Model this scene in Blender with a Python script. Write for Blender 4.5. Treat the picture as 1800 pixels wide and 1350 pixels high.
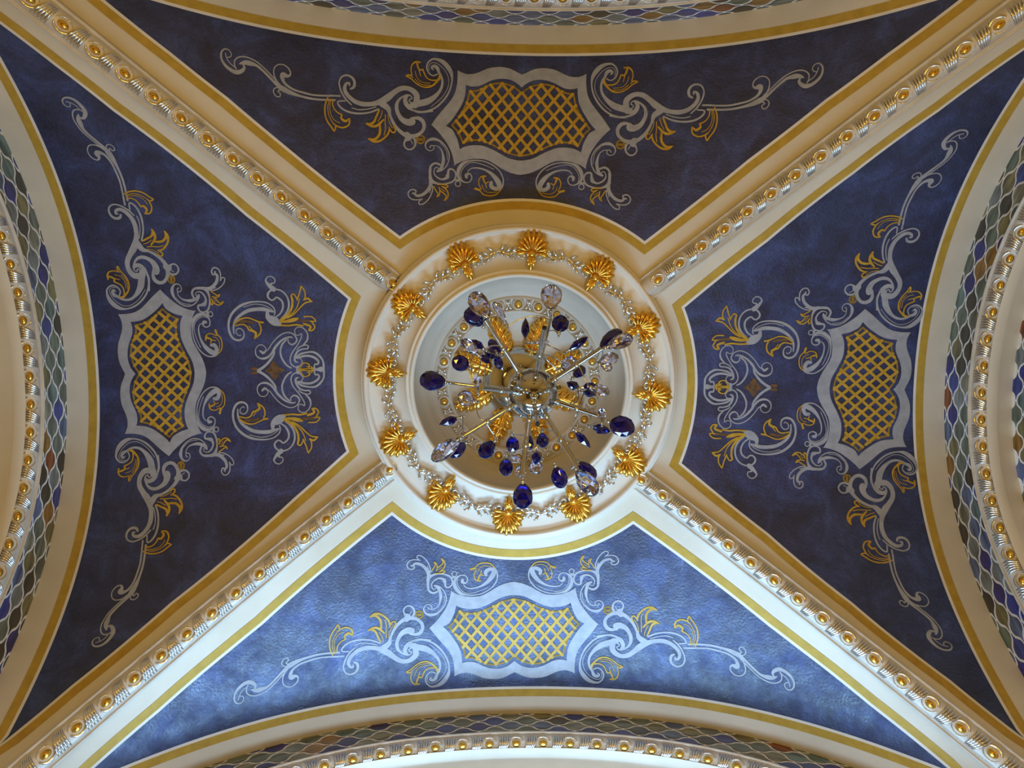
import bpy, bmesh, math, random
from math import sin, cos, pi, sqrt, hypot, atan2, radians
from mathutils import Vector, Matrix
from mathutils.geometry import delaunay_2d_cdt

for o in list(bpy.data.objects):
    bpy.data.objects.remove(o, do_unlink=True)
SC = bpy.context.scene
COL = SC.collection
random.seed(7)

# ------------------------------------------------------------------ camera
# World: x runs to the right of the photograph, y towards its lower edge, z up.
F = 1309.0
RX, RY, RZ = 0.0562, 0.0269, -0.0012
CX, CY = -0.1189, 0.1895


def rot3(rx, ry, rz):
    return (Matrix.Rotation(rx, 3, 'X') @ Matrix.Rotation(ry, 3, 'Y') @ Matrix.Rotation(rz, 3, 'Z'))


RM = rot3(RX, RY, RZ)
cam = bpy.data.cameras.new('camera')
cam.sensor_width = 36.0
cam.lens = 36.0 * F / 1800.0
cam.clip_start = 0.02
camo = bpy.data.objects.new('camera', cam)
COL.objects.link(camo)
SC.camera = camo


def flip(v):
    return Vector((v[0], -v[1], v[2]))


right, up, fwd = flip(RM.col[0]), flip(RM.col[1]), flip(RM.col[2])
cm = Matrix((right, up, -fwd)).transposed().to_4x4()
cm.translation = Vector((CX, -CY, 0.0))
camo.matrix_world = cm

# ------------------------------------------------------------------ light
SC.view_settings.view_transform = 'Standard'
SC.view_settings.look = 'None'
SC.view_settings.gamma = 1.0
SC.view_settings.use_curve_mapping = False
SC.view_settings.exposure = 0.0
world = bpy.data.worlds.new('world')
SC.world = world
world.use_nodes = True
world.node_tree.nodes['Background'].inputs[0].default_value = (0.62, 0.78, 1.0, 1)
world.node_tree.nodes['Background'].inputs[1].default_value = 0.12


def area_light(name, loc, direction, sx, sy, energy, color):
    l = bpy.data.lights.new(name, 'AREA')
    l.shape = 'RECTANGLE'
    l.size, l.size_y = sx, sy
    l.energy, l.color = energy, color
    ob = bpy.data.objects.new(name, l)
    COL.objects.link(ob)
    ob.location = loc
    ob.rotation_euler = Vector(direction).to_track_quat('-Z', 'Z').to_euler()
    return ob


# unseen upward area light, added to brighten the southern panel as assumed daylight
area_light('assumed_daylight_fill', (0.12, 2.60, 1.92), (0, 0, 1), 1.9, 0.75, 165, (0.34, 0.64, 1.0))


def lamp(name, loc, energy, color, r=0.12):
    l = bpy.data.lights.new(name, 'POINT')
    l.energy, l.color, l.shadow_soft_size = energy, color, r
    ob = bpy.data.objects.new(name, l)
    COL.objects.link(ob)
    ob.location = loc
    return ob


WARM = (1.0, 0.61, 0.09)
for lx in (-0.88, 0.86):
    lamp('warm_fill', (lx, -0.38, 1.0), 25, WARM, 0.16)  # unseen warm fill points, added to warm the middle of the vault
# unseen upward fill at sill height, added to brighten the southern wall strip
area_light('sill_fill', (0.1, 1.50, 1.56), (0, 0, 1), 2.0, 0.22, 20, (0.48, 0.70, 1.0))


# ------------------------------------------------------------------ materials
def node_mat(name):
    m = bpy.data.materials.new(name)
    m.use_nodes = True
    nt = m.node_tree
    return m, nt, nt.nodes['Principled BSDF']


def noise_color(nt, bsdf, c1, c2, scale, detail=6, lo=0.35, hi=0.65, coord='Object', stretch=None, rough=0.6):
    tc = nt.nodes.new('ShaderNodeTexCoord')
    nz = nt.nodes.new('ShaderNodeTexNoise')
    nz.inputs['Scale'].default_value = scale
    nz.inputs['Detail'].default_value = detail
    nz.inputs['Roughness'].default_value = rough
    if stretch:
        mp = nt.nodes.new('ShaderNodeMapping')
        mp.inputs['Scale'].default_value = stretch
        nt.links.new(tc.outputs[coord], mp.inputs[0])
        nt.links.new(mp.outputs[0], nz.inputs['Vector'])
    else:
        nt.links.new(tc.outputs[coord], nz.inputs['Vector'])
    cr = nt.nodes.new('ShaderNodeValToRGB')
    cr.color_ramp.elements[0].position = lo
    cr.color_ramp.elements[1].position = hi
    cr.color_ramp.elements[0].color = (*c1, 1)
    cr.color_ramp.elements[1].color = (*c2, 1)
    nt.links.new(nz.outputs[0], cr.inputs[0])
    nt.links.new(cr.outputs[0], bsdf.inputs['Base Color'])
    return nz, cr


def paint(name, c1, c2, scale=6, rough=0.55, metallic=0.0, bump=0.0, bscale=60, spec=0.4, **k):
    m, nt, b = node_mat(name)
    noise_color(nt, b, c1, c2, scale, **k)
    b.inputs['Roughness'].default_value = rough
    b.inputs['Metallic'].default_value = metallic
    b.inputs['Specular IOR Level'].default_value = spec
    if bump:
        nz = nt.nodes.new('ShaderNodeTexNoise')
        nz.inputs['Scale'].default_value = bscale
        nz.inputs['Detail'].default_value = 4
        tc = nt.nodes.new('ShaderNodeTexCoord')
        nt.links.new(tc.outputs['Object'], nz.inputs['Vector'])
        bp = nt.nodes.new('ShaderNodeBump')
        bp.inputs['Strength'].default_value = bump
        bp.inputs['Distance'].default_value = 0.004
        nt.links.new(nz.outputs[0], bp.inputs['Height'])
        nt.links.new(bp.outputs[0], b.inputs['Normal'])
    return m


M = {}
M['cream'] = paint('cream_plaster', (0.73, 0.66, 0.52), (0.81, 0.74, 0.60), 3, 0.6, bump=0.12, bscale=90, spec=0.3)
M['creamline'] = paint('cream_line_paint', (0.80, 0.77, 0.70), (0.88, 0.85, 0.78), 8, 0.5, spec=0.3)
M['goldpaint'] = paint('gold_ochre_paint', (0.50, 0.32, 0.045), (0.60, 0.39, 0.06), 20, 0.55, spec=0.3)
M['silverpaint'] = paint('silver_grey_paint', (0.34, 0.35, 0.385), (0.43, 0.44, 0.475), 25, 0.5, spec=0.3)
M['leafpaint'] = paint('gold_leaf_paint', (0.48, 0.28, 0.03), (0.62, 0.38, 0.05), 25, 0.5, spec=0.3)
M['rustpaint'] = paint('rust_brown_paint', (0.10, 0.06, 0.045), (0.22, 0.12, 0.04), 40, 0.6, spec=0.2)
M['olivegold'] = paint('dull_gold_paint', (0.26, 0.16, 0.03), (0.38, 0.23, 0.035), 30, 0.6, spec=0.2)


def blue_plaster():
    m, nt, b = node_mat('mottled_blue_plaster')
    nz, cr = noise_color(nt, b, (0.010, 0.013, 0.045), (0.047, 0.078, 0.25), 5.5, detail=9, lo=0.33, hi=0.68, rough=0.72)
    e = cr.color_ramp.elements.new(0.5)
    e.color = (0.021, 0.033, 0.112, 1)
    nz.inputs['Distortion'].default_value = 0.6
    n2 = nt.nodes.new('ShaderNodeTexNoise')
    n2.inputs['Scale'].default_value = 95
    n2.inputs['Detail'].default_value = 6
    tc = nt.nodes.new('ShaderNodeTexCoord')
    nt.links.new(tc.outputs['Object'], n2.inputs['Vector'])
    mx = nt.nodes.new('ShaderNodeMixRGB')
    mx.blend_type = 'OVERLAY'
    mx.inputs[0].default_value = 0.55
    nt.links.new(cr.outputs[0], mx.inputs[1])
    nt.links.new(n2.outputs[0], mx.inputs[2])
    nt.links.new(mx.outputs[0], b.inputs['Base Color'])
    bp = nt.nodes.new('ShaderNodeBump')
    bp.inputs['Strength'].default_value = 0.7
    bp.inputs['Distance'].default_value = 0.004
    nt.links.new(n2.outputs[0], bp.inputs['Height'])
    nt.links.new(bp.outputs[0], b.inputs['Normal'])
    n3 = nt.nodes.new('ShaderNodeTexNoise')
    n3.inputs['Scale'].default_value = 9
    n3.inputs['Detail'].default_value = 8
    n3.inputs['Roughness'].default_value = 0.7
    nt.links.new(tc.outputs['Object'], n3.inputs['Vector'])
    mr = nt.nodes.new('ShaderNodeMapRange')
    mr.inputs['From Min'].default_value = 0.35
    mr.inputs['From Max'].default_value = 0.65
    mr.inputs['To Min'].default_value = 0.28
    mr.inputs['To Max'].default_value = 0.66
    nt.links.new(n3.outputs[0], mr.inputs['Value'])
    nt.links.new(mr.outputs[0], b.inputs['Roughness'])
    b.inputs['Specular IOR Level'].default_value = 0.75
    return m


M['blue'] = blue_plaster()
M['silver'] = paint('silver_gilding', (0.66, 0.64, 0.60), (0.90, 0.88, 0.84), 60, 0.2, metallic=0.92)
M['trim'] = paint('pearl_trim_paint', (0.62, 0.57, 0.48), (0.74, 0.69, 0.60), 12, 0.42, metallic=0.25)
M['gold'] = paint('gold_gilding', (0.80, 0.46, 0.07), (0.95, 0.60, 0.12), 30, 0.24, metallic=0.92)
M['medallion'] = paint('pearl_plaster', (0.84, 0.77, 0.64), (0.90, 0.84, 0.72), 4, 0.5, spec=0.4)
M['cove'] = paint('shaded_pearl_plaster', (0.56, 0.51, 0.42), (0.64, 0.59, 0.50), 4, 0.5, spec=0.4)  # pearl plaster again, darkened to carry the shade of the recess
M['grout'] = paint('white_grout', (0.74, 0.73, 0.70), (0.86, 0.85, 0.82), 30, 0.6)
M['floor'] = paint('warm_stone_floor', (0.12, 0.075, 0.04), (0.22, 0.14, 0.075), 4, 0.4)
M['frame'] = paint('white_window_frame', (0.7, 0.7, 0.68), (0.8, 0.8, 0.78), 10, 0.4)


def simple(name, color, rough, metallic=0.0, trans=0.0, ior=1.5, coat=0.0):
    m, nt, b = node_mat(name)
    b.inputs['Base Color'].default_value = (*color, 1)
    b.inputs['Roughness'].default_value = rough
    b.inputs['Metallic'].default_value = metallic
    b.inputs['Transmission Weight'].default_value = trans
    b.inputs['IOR'].default_value = ior
    b.inputs['Coat Weight'].default_value = coat
    return m


M['chrome'] = simple('polished_chrome', (0.56, 0.56, 0.53), 0.06, 1.0)
M['black'] = simple('black_socket', (0.01, 0.008, 0.008), 0.4)
M['blueglass'] = simple('cobalt_crystal', (0.004, 0.004, 0.17), 0.02, 0.0, 0.70, 1.55, 0.6)
M['clearglass'] = simple('clear_crystal', (0.66, 0.67, 0.92), 0.01, 0.0, 1.0, 1.6)
M['pane'] = simple('window_pane', (0.95, 0.97, 1.0), 0.02, 0.0, 1.0, 1.02)


def tile_mat():
    m, nt, b = node_mat('glazed_glass_tile')
    oi = nt.nodes.new('ShaderNodeObjectInfo')
    cr = nt.nodes.new('ShaderNodeValToRGB')
    cr.color_ramp.interpolation = 'CONSTANT'
    cols = [(0.0, (0.012, 0.018, 0.20)), (0.13, (0.10, 0.135, 0.125)), (0.25, (0.15, 0.145, 0.07)), (0.37, (0.16, 0.20, 0.22)),
            (0.46, (0.020, 0.045, 0.26)), (0.58, (0.11, 0.155, 0.13)), (0.66, (0.08, 0.13, 0.27)), (0.76, (0.030, 0.030, 0.028)),
            (0.84, (0.20, 0.22, 0.18)), (0.91, (0.23, 0.12, 0.02)), (0.94, (0.09, 0.16, 0.17)), (0.975, (0.19, 0.05, 0.012))]
    el = cr.color_ramp.elements
    el[0].position, el[0].color = 0.0, (*cols[0][1], 1)
    el[1].position, el[1].color = cols[1][0], (*cols[1][1], 1)
    for p, c in cols[2:]:
        e = el.new(p)
        e.color = (*c, 1)
    nt.links.new(oi.outputs['Random'], cr.inputs[0])
    tc = nt.nodes.new('ShaderNodeTexCoord')
    mp = nt.nodes.new('ShaderNodeMapping')
    mp.inputs['Scale'].default_value = (8, 45, 20)
    nt.links.new(tc.outputs['Object'], mp.inputs[0])
    ad = nt.nodes.new('ShaderNodeVectorMath')
    ml = nt.nodes.new('ShaderNodeMath')
    ml.operation = 'MULTIPLY'
    ml.inputs[1].default_value = 37.0
    nt.links.new(oi.outputs['Random'], ml.inputs[0])
    nt.links.new(mp.outputs[0], ad.inputs[0])
    nt.links.new(ml.outputs[0], ad.inputs[1])
    nz = nt.nodes.new('ShaderNodeTexNoise')
    nz.inputs['Scale'].default_value = 1.0
    nz.inputs['Detail'].default_value = 3
    nt.links.new(ad.outputs[0], nz.inputs['Vector'])
    c2 = nt.nodes.new('ShaderNodeValToRGB')
    c2.color_ramp.elements[0].position = 0.3
    c2.color_ramp.elements[0].color = (0.35, 0.35, 0.35, 1)
    c2.color_ramp.elements[1].position = 0.72
    c2.color_ramp.elements[1].color = (1.7, 1.6, 1.5, 1)
    nt.links.new(nz.outputs[0], c2.inputs[0])
    mx = nt.nodes.new('ShaderNodeMixRGB')
    mx.blend_type = 'MULTIPLY'
    mx.inputs[0].default_value = 1.0
    nt.links.new(cr.outputs[0], mx.inputs[1])
    nt.links.new(c2.outputs[0], mx.inputs[2])
    nt.links.new(mx.outputs[0], b.inputs['Base Color'])
    b.inputs['Roughness'].default_value = 0.22
    b.inputs['Coat Weight'].default_value = 0.4
    b.inputs['Coat Roughness'].default_value = 0.1
    return m


M['tile'] = tile_mat()


# ------------------------------------------------------------------ mesh helpers
def mesh(name, verts, faces, mats, smooth=False, idx=None):
    me = bpy.data.meshes.new(name)
    me.from_pydata([tuple(v) for v in verts], [], faces)
    if not isinstance(mats, (list, tuple)):
        mats = [mats]
    for m in mats:
        me.materials.append(m)
    if smooth:
        me.polygons.foreach_set('use_smooth', [True] * len(me.polygons))
    if idx:
        me.polygons.foreach_set('material_index', idx)
    bm = bmesh.new()
    bm.from_mesh(me)
    bmesh.ops.recalc_face_normals(bm, faces=bm.faces)
    bm.to_mesh(me)
    bm.free()
    me.update()
    return me


def link(name, me, parent=None, matrix=None):
    ob = bpy.data.objects.new(name, me)
    COL.objects.link(ob)
    if parent is not None:
        ob.parent = parent
        ob.matrix_parent_inverse = Matrix.Translation(-parent_loc(parent))
    if matrix is not None:
        ob.matrix_basis = matrix
    return ob


LOC = {}


def parent_loc(p):
    return LOC.get(p.name, Vector((0, 0, 0)))


def tag(o, label=None, cat=None, group=None, kind=None):
    if label:
        o['label'] = label
    if cat:
        o['category'] = cat
    if group:
        o['group'] = group
    if kind:
        o['kind'] = kind
    return o


def empty(name, loc):
    o = bpy.data.objects.new(name, None)
    COL.objects.link(o)
    o.location = loc
    o.empty_display_size = 0.1
    LOC[o.name] = Vector(loc)
    return o


class MB:
    def __init__(s):
        s.v, s.f, s.i = [], [], []

    def add(s, verts, faces, mi=0):
        b = len(s.v)
        s.v += [Vector(v) for v in verts]
        s.f += [tuple(b + k for k in f) for f in faces]
        s.i += [mi] * len(faces)

    def grid(s, rows, closed=False, mi=0):
        n = len(rows[0])
        vs = [p for r in rows for p in r]
        fs = []
        for i in range(len(rows) - 1):
            for j in range(n if closed else n - 1):
                k = (j + 1) % n
                fs.append((i * n + j, i * n + k, (i + 1) * n + k, (i + 1) * n + j))
        s.add(vs, fs, mi)

    def tube(s, pts, rad, sides=6, mi=0, cap=True, flat=1.0, upv=None):
        pts = [Vector(p) for p in pts]
        n = len(pts)
        rows = []
        ref = Vector(upv) if upv else Vector((0.123, 0.2, 1))
        for i, p in enumerate(pts):
            t = (pts[min(i + 1, n - 1)] - pts[max(i - 1, 0)])
            t = t.normalized() if t.length > 1e-9 else Vector((0, 0, 1))
            a = t.cross(ref)
            if a.length < 1e-4:
                a = t.cross(Vector((1, 0, 0)))
            a.normalize()
            b = a.cross(t).normalized()
            r = rad[i] if isinstance(rad, (list, tuple)) else rad
            rows.append([p + a * (r * cos(2 * pi * k / sides)) + b * (r * flat * sin(2 * pi * k / sides)) for k in range(sides)])
        s.grid(rows, True, mi)
        if cap:
            s.add(rows[0], [tuple(range(sides))], mi)
            s.add(rows[-1], [tuple(range(sides))], mi)

    def ball(s, c, rx, ry=None, rz=None, seg=10, rings=6, mi=0, axes=None):
        ry = rx if ry is None else ry
        rz = rx if rz is None else rz
        c = Vector(c)
        ax = axes or (Vector((1, 0, 0)), Vector((0, 1, 0)), Vector((0, 0, 1)))
        rows = []
        for i in range(rings + 1):
            th = pi * i / rings
            rr = max(sin(th), 1e-3)
            rows.append([c + ax[0] * (rx * rr * cos(2 * pi * k / seg)) + ax[1] * (ry * rr * sin(2 * pi * k / seg)) + ax[2] * (rz * cos(th)) for k in range(seg)])
        s.grid(rows, True, mi)

    def lathe(s, prof, seg=96, center=(0, 0, 0), mi=0):
        c = Vector(center)
        s.grid([[c + Vector((r * cos(2 * pi * k / seg), r * sin(2 * pi * k / seg), z)) for k in range(seg)] for r, z in prof], True, mi)

    def mesh(s, name, mats, smooth=True):
        return mesh(name, s.v, s.f, mats, smooth, s.i)


def catmull(pts, sub=4):
    n = len(pts)
    out = []
    d = len(pts[0])
    for i in range(n - 1):
        p0, p1, p2, p3 = pts[max(i - 1, 0)], pts[i], pts[i + 1], pts[min(i + 2, n - 1)]
        for k in range(sub):
            t = k / sub
            out.append(tuple(0.5 * (2 * p1[j] + (p2[j] - p0[j]) * t + (2 * p0[j] - 5 * p1[j] + 4 * p2[j] - p3[j]) * t * t
                                    + (3 * p1[j] - p0[j] - 3 * p2[j] + p3[j]) * t ** 3) for j in range(d)))
    out.append(tuple(pts[-1]))
    return out


# ------------------------------------------------------------------ vault geometry
Z0 = 3.5
SIDES = 'NSWE'
HALF = {'N': (1.9495, 1.8581), 'S': (1.8623, 1.8507), 'W': (1.3816, 1.4739), 'E': (1.3182, 1.4071)}
OFFS = {'N': -0.0014, 'S': -0.0277, 'W': 0.0224, 'E': -0.0187}
P4 = {'N': 0.4425, 'S': 0.4425, 'W': 0.3167, 'E': 0.3167}
DPAN = {'N': 1.5035, 'S': 1.4664, 'W': 1.9396, 'E': 1.8946}
SLOPE = {'N': -0.0150, 'S': -0.0067, 'W': 0.0206, 'E': 0.0227}
EDGE = {'N': 0.1405, 'S': 0.138, 'W': 0.154, 'E': 0.156}     # panel edge to wall plane
RINGC = (0.0096, -0.0021)      # x, ym


def prof(side, a):
    v = a - OFFS[side]
    t = v / (HALF[side][0] if v < 0 else HALF[side][1])
    return 0.6 * t * t + P4[side] * t ** 4


def zs(side, a):
    return Z0 - prof(side, a)


def opan(side, a):
    return DPAN[side] + SLOPE[side] * a


def owall(side, a):
    return opan(side, a) + EDGE[side]


def W3(side, a, o, z):
    """along-wall coordinate a, outward distance o -> world"""
    if side == 'N':
        return Vector((a, -o, z))
    if side == 'S':
        return Vector((a, o, z))
    if side == 'W':
        return Vector((-o, -a, z))
    return Vector((o, -a, z))


def AO(side, p):
    x, ym = p[0], -p[1]
    return {'N': (x, ym), 'S': (x, -ym), 'W': (ym, -x), 'E': (ym, x)}[side]


# arc length tables
ARC = {}
for sd in SIDES:
    tab = []
    step = 0.005
    n = 520
    s = 0.0
    pos = [(0.0, 0.0)]
    for i in range(1, n):
        a = i * step
        s += hypot(step, prof(sd, a) - prof(sd, a - step))
        pos.append((a, s))
    s = 0.0
    neg = []
    for i in range(1, n):
        a = -i * step
        s -= hypot(step, prof(sd, a) - prof(sd, a + step))
        neg.append((a, s))
    ARC[sd] = neg[::-1] + pos


def lerp_tab(tab, x, i, j):
    lo, hi = 0, len(tab) - 1
    while hi - lo > 1:
        m = (lo + hi) // 2
        if tab[m][i] <= x:
            lo = m
        else:
            hi = m
    a, b = tab[lo], tab[hi]
    return a[j] + (b[j] - a[j]) * (x - a[i]) / (b[i] - a[i])


def a2s(sd, a):
    return lerp_tab(ARC[sd], a, 0, 1)


def s2a(sd, s):
    return lerp_tab(ARC[sd], s, 1, 0)


def surf(sd, s, o, eps=0.0):
    a = s2a(sd, s)
    return W3(sd, a, o, zs(sd, a) - eps)


def at(px, py, z):
    """point at height z above the camera seen at a photograph position"""
    d = fwd + right * ((px - 900) / F) - up * ((py - 675) / F)
    d = d / d.z
    return Vector((CX, -CY, 0)) + d * z


def onweb(sd, px, py):
    lo, hi = 0.5, 3.5
    for _ in range(50):
        z = (lo + hi) / 2
        if zs(sd, AO(sd, at(px, py, z))[0]) > z:
            lo = z
        else:
            hi = z
    a, o = AO(sd, at(px, py, z))
    return (a2s(sd, a), o)


def inv_prof(sd, drop, sign):
    lo, hi = OFFS[sd], OFFS[sd] + sign * 3.0
    for _ in range(50):
        m = (lo + hi) / 2
        if prof(sd, m) < drop:
            lo = m
        else:
            hi = m
    return (lo + hi) / 2


CORNER = {'NW': ('N', -1, 'W', 1), 'NE': ('N', 1, 'E', 1), 'SW': ('S', -1, 'W', -1), 'SE': ('S', 1, 'E', -1)}


def groin_from_x(key, x):
    sx, sgx, sy, sgy = CORNER[key]
    return inv_prof(sy, prof(sx, x), sgy)


def groin_from_y(key, ym):
    sx, sgx, sy, sgy = CORNER[key]
    return inv_prof(sx, prof(sy, ym), sgx)


# ------------------------------------------------------------------ ceiling webs
HOLE = 0.56
WEB = {}
NAMES = {'N': 'upper', 'S': 'lower', 'W': 'left', 'E': 'right'}
CEIL_LABEL = {'N': 'dark blue vault panel at the top, scrolls beside a gold lattice',
              'S': 'brightly lit blue vault panel at the bottom of the photo',
              'W': 'blue vault panel on the left with lattice cartouche and crest',
              'E': 'blue vault panel on the right with lattice cartouche and crest'}
for sd in SIDES:
    cells = []
    n = 150
    A1 = 2.12 if sd in 'NS' else 1.68
    for i in range(n + 1):
        a = -A1 + 2 * A1 * i / n
        # inner limit: groin or ring opening
        if sd in 'NS':
            k = sd + ('W' if a < OFFS[sd] else 'E')
            lim = abs(groin_from_x(k, a))
        else:
            k = ('S' if a < OFFS[sd] else 'N') + sd
            lim = abs(groin_from_y(k, a))
        if abs(a) < HOLE:
            lim = max(lim, sqrt(HOLE ** 2 - a * a))
        lim = min(lim, owall(sd, a))
        cells.append([W3(sd, a, lim + (owall(sd, a) - lim) * j / 6, zs(sd, a)) for j in range(7)])
    mb = MB()
    mb.grid(cells)
    ob = link('ceiling', mb.mesh('ceiling', M['cream']))
    tag(ob, CEIL_LABEL[sd], kind='structure')
    WEB[sd] = ob

# painted panel outlines (photograph corners carried onto the vault surface)
PAN = {
    'N': dict(l=[(703, 415), (600, 336), (488, 245), (400, 171), (300, 92), (184, 0)], r=[(1133, 424), (1315.5, 280), (1450, 175.5), (1560, 94), (1685.5, 0)], mid=(916, 349)),
    'S': dict(l=[(689, 905.5), (460, 1099), (400, 1148), (280, 1251), (167, 1349)], r=[(1113, 921), (1349, 1099), (1400, 1138), (1530, 1241), (1664, 1349)], mid=(902, 984)),
    'W': dict(l=[(609, 793), (517, 875), (300, 1059), (253, 1100), (128, 1203), (0, 1309)], r=[(612, 526), (433, 380), (200, 196), (100, 118), (0, 42)], mid=(585.5, 654)),
    'E': dict(l=[(1198, 814), (1350, 937), (1498, 1059), (1549, 1102), (1670, 1195), (1800, 1298)], r=[(1203, 541), (1350, 424), (1500, 306), (1650, 196), (1800, 88)], mid=(1226, 668)),
}


def resample(pts, step):
    out = [pts[0]]
    for p, q in zip(pts, pts[1:]):
        d = hypot(q[0] - p[0], q[1] - p[1])
        k = max(1, int(d / step))
        out += [(p[0] + (q[0] - p[0]) * i / k, p[1] + (q[1] - p[1]) * i / k) for i in range(1, k + 1)]
    return out


def circ3(p, q, r, n):
    (ax, ay), (bx, by), (cx, cy) = p, q, r
    d = 2 * (ax * (by - cy) + bx * (cy - ay) + cx * (ay - by))
    ux = ((ax * ax + ay * ay) * (by - cy) + (bx * bx + by * by) * (cy - ay) + (cx * cx + cy * cy) * (ay - by)) / d
    uy = ((ax * ax + ay * ay) * (cx - bx) + (bx * bx + by * by) * (ax - cx) + (cx * cx + cy * cy) * (bx - ax)) / d
    R = hypot(ax - ux, ay - uy)
    a0, a1, a2 = (atan2(y - uy, x - ux) for x, y in (p, q, r))
    while a1 - a0 > pi: a1 -= 2 * pi
    while a1 - a0 < -pi: a1 += 2 * pi
    while a2 - a1 > pi: a2 -= 2 * pi
    while a2 - a1 < -pi: a2 += 2 * pi
    return [(ux + R * cos(a0 + (a2 - a0) * i / n), uy + R * sin(a0 + (a2 - a0) * i / n)) for i in range(n + 1)]


def extend_to_wall(sd, pts):
    """straighten the rib-side edge and carry it out to the wall-side edge"""
    p = pts[-1]
    q = pts[max(0, len(pts) - 3)]
    d = (p[0] - q[0], p[1] - q[1])
    out = []
    s, o = p
    for _ in range(200):
        if o >= DPAN[sd] + SLOPE[sd] * s2a(sd, max(-2.9, min(2.9, s))):
            break
        L = hypot(*d)
        s += d[0] / L * 0.01
        o += d[1] / L * 0.01
        if abs(s) > 2.9:
            break
        out.append((s, o))
    return pts + out[::3] + ([out[-1]] if out else [])


def offset_poly(P, d):
    n = len(P)
    area = sum(P[i][0] * P[(i + 1) % n][1] - P[(i + 1) % n][0] * P[i][1] for i in range(n))
    sg = 1 if area > 0 else -1
    out = []
    for i in range(n):
        a, b, c = P[i - 1], P[i], P[(i + 1) % n]
        e1 = Vector((b[0] - a[0], b[1] - a[1])).normalized()
        e2 = Vector((c[0] - b[0], c[1] - b[1])).normalized()
        n1 = Vector((e1.y, -e1.x)) * sg
        n2 = Vector((e2.y, -e2.x)) * sg
        m = n1 + n2
        if m.length < 1e-6:
            m = n1
        m.normalize()
        k = min(1 / max(m.dot(n1), 0.2), 3.0)
        out.append((b[0] + m.x * d * k, b[1] + m.y * d * k))
    return out


def dedupe(P, eps=0.004):
    out = []
    for p in P:
        if not out or hypot(p[0] - out[-1][0], p[1] - out[-1][1]) > eps:
            out.append(p)
    if hypot(out[0][0] - out[-1][0], out[0][1] - out[-1][1]) < eps:
        out.pop()
    return out


def inside(P, x, y):
    c = False
    n = len(P)
    for i in range(n):
        (x1, y1), (x2, y2) = P[i], P[i - 1]
        if (y1 > y) != (y2 > y) and x < (x2 - x1) * (y - y1) / (y2 - y1) + x1:
            c = not c
    return c


def fill(sd, P, eps, step=0.05):
    n = len(P)
    xs = [p[0] for p in P]
    ys = [p[1] for p in P]
    pts = [Vector(p) for p in P]
    y = min(ys)
    i = 0
    while min(xs) + i * step < max(xs):
        x = min(xs) + i * step
        j = 0
        while min(ys) + j * step < max(ys):
            yy = min(ys) + j * step
            if inside(P, x, yy):
                pts.append(Vector((x, yy)))
            j += 1
        i += 1
    r = delaunay_2d_cdt(pts, [], [list(range(n))], 1, 1e-5)
    return [surf(sd, v.x, v.y, eps) for v in r[0]], [tuple(f) for f in r[2]]


def strip(sd, P, Q, eps, closed=True):
    n = len(P)
    vs = [surf(sd, *p, eps) for p in P] + [surf(sd, *q, eps) for q in Q]
    fs = [(i, (i + 1) % n, n + (i + 1) % n, n + i) for i in range(n if closed else n - 1)]
    return vs, fs


for sd in SIDES:
    d = PAN[sd]
    L = extend_to_wall(sd, [onweb(sd, *p) for p in d['l']])
    R = extend_to_wall(sd, [onweb(sd, *p) for p in d['r']])
    mid = onweb(sd, *d['mid'])
    arc = circ3(L[0], mid, R[0], 40)
    sL, sR = L[-1][0], R[-1][0]
    wall = [(s, opan(sd, s2a(sd, s))) for s in [sR + (sL - sR) * i / 90 for i in range(91)]]
    P = dedupe(resample(L[::-1], 0.04) + arc[1:-1] + resample(R, 0.04) + wall[1:-1], 0.01)
    v, f = fill(sd, P, 0.002)
    ob = link('blue_panel', mesh('blue_panel', v, f, M['blue'], True), WEB[sd])
    tag(ob, 'mottled blue painted field')
    P1 = offset_poly(P, 0.0125)
    P2 = offset_poly(P, 0.049)
    v, f = strip(sd, P, P1, 0.002)
    link('cream_line', mesh('cream_line', v, f, M['creamline'], True), WEB[sd])
    v, f = strip(sd, P1, P2, 0.002)
    tag(link('gold_stripe', mesh('gold_stripe', v, f, M['goldpaint'], True), WEB[sd]), 'ochre gold painted border stripe')

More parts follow.
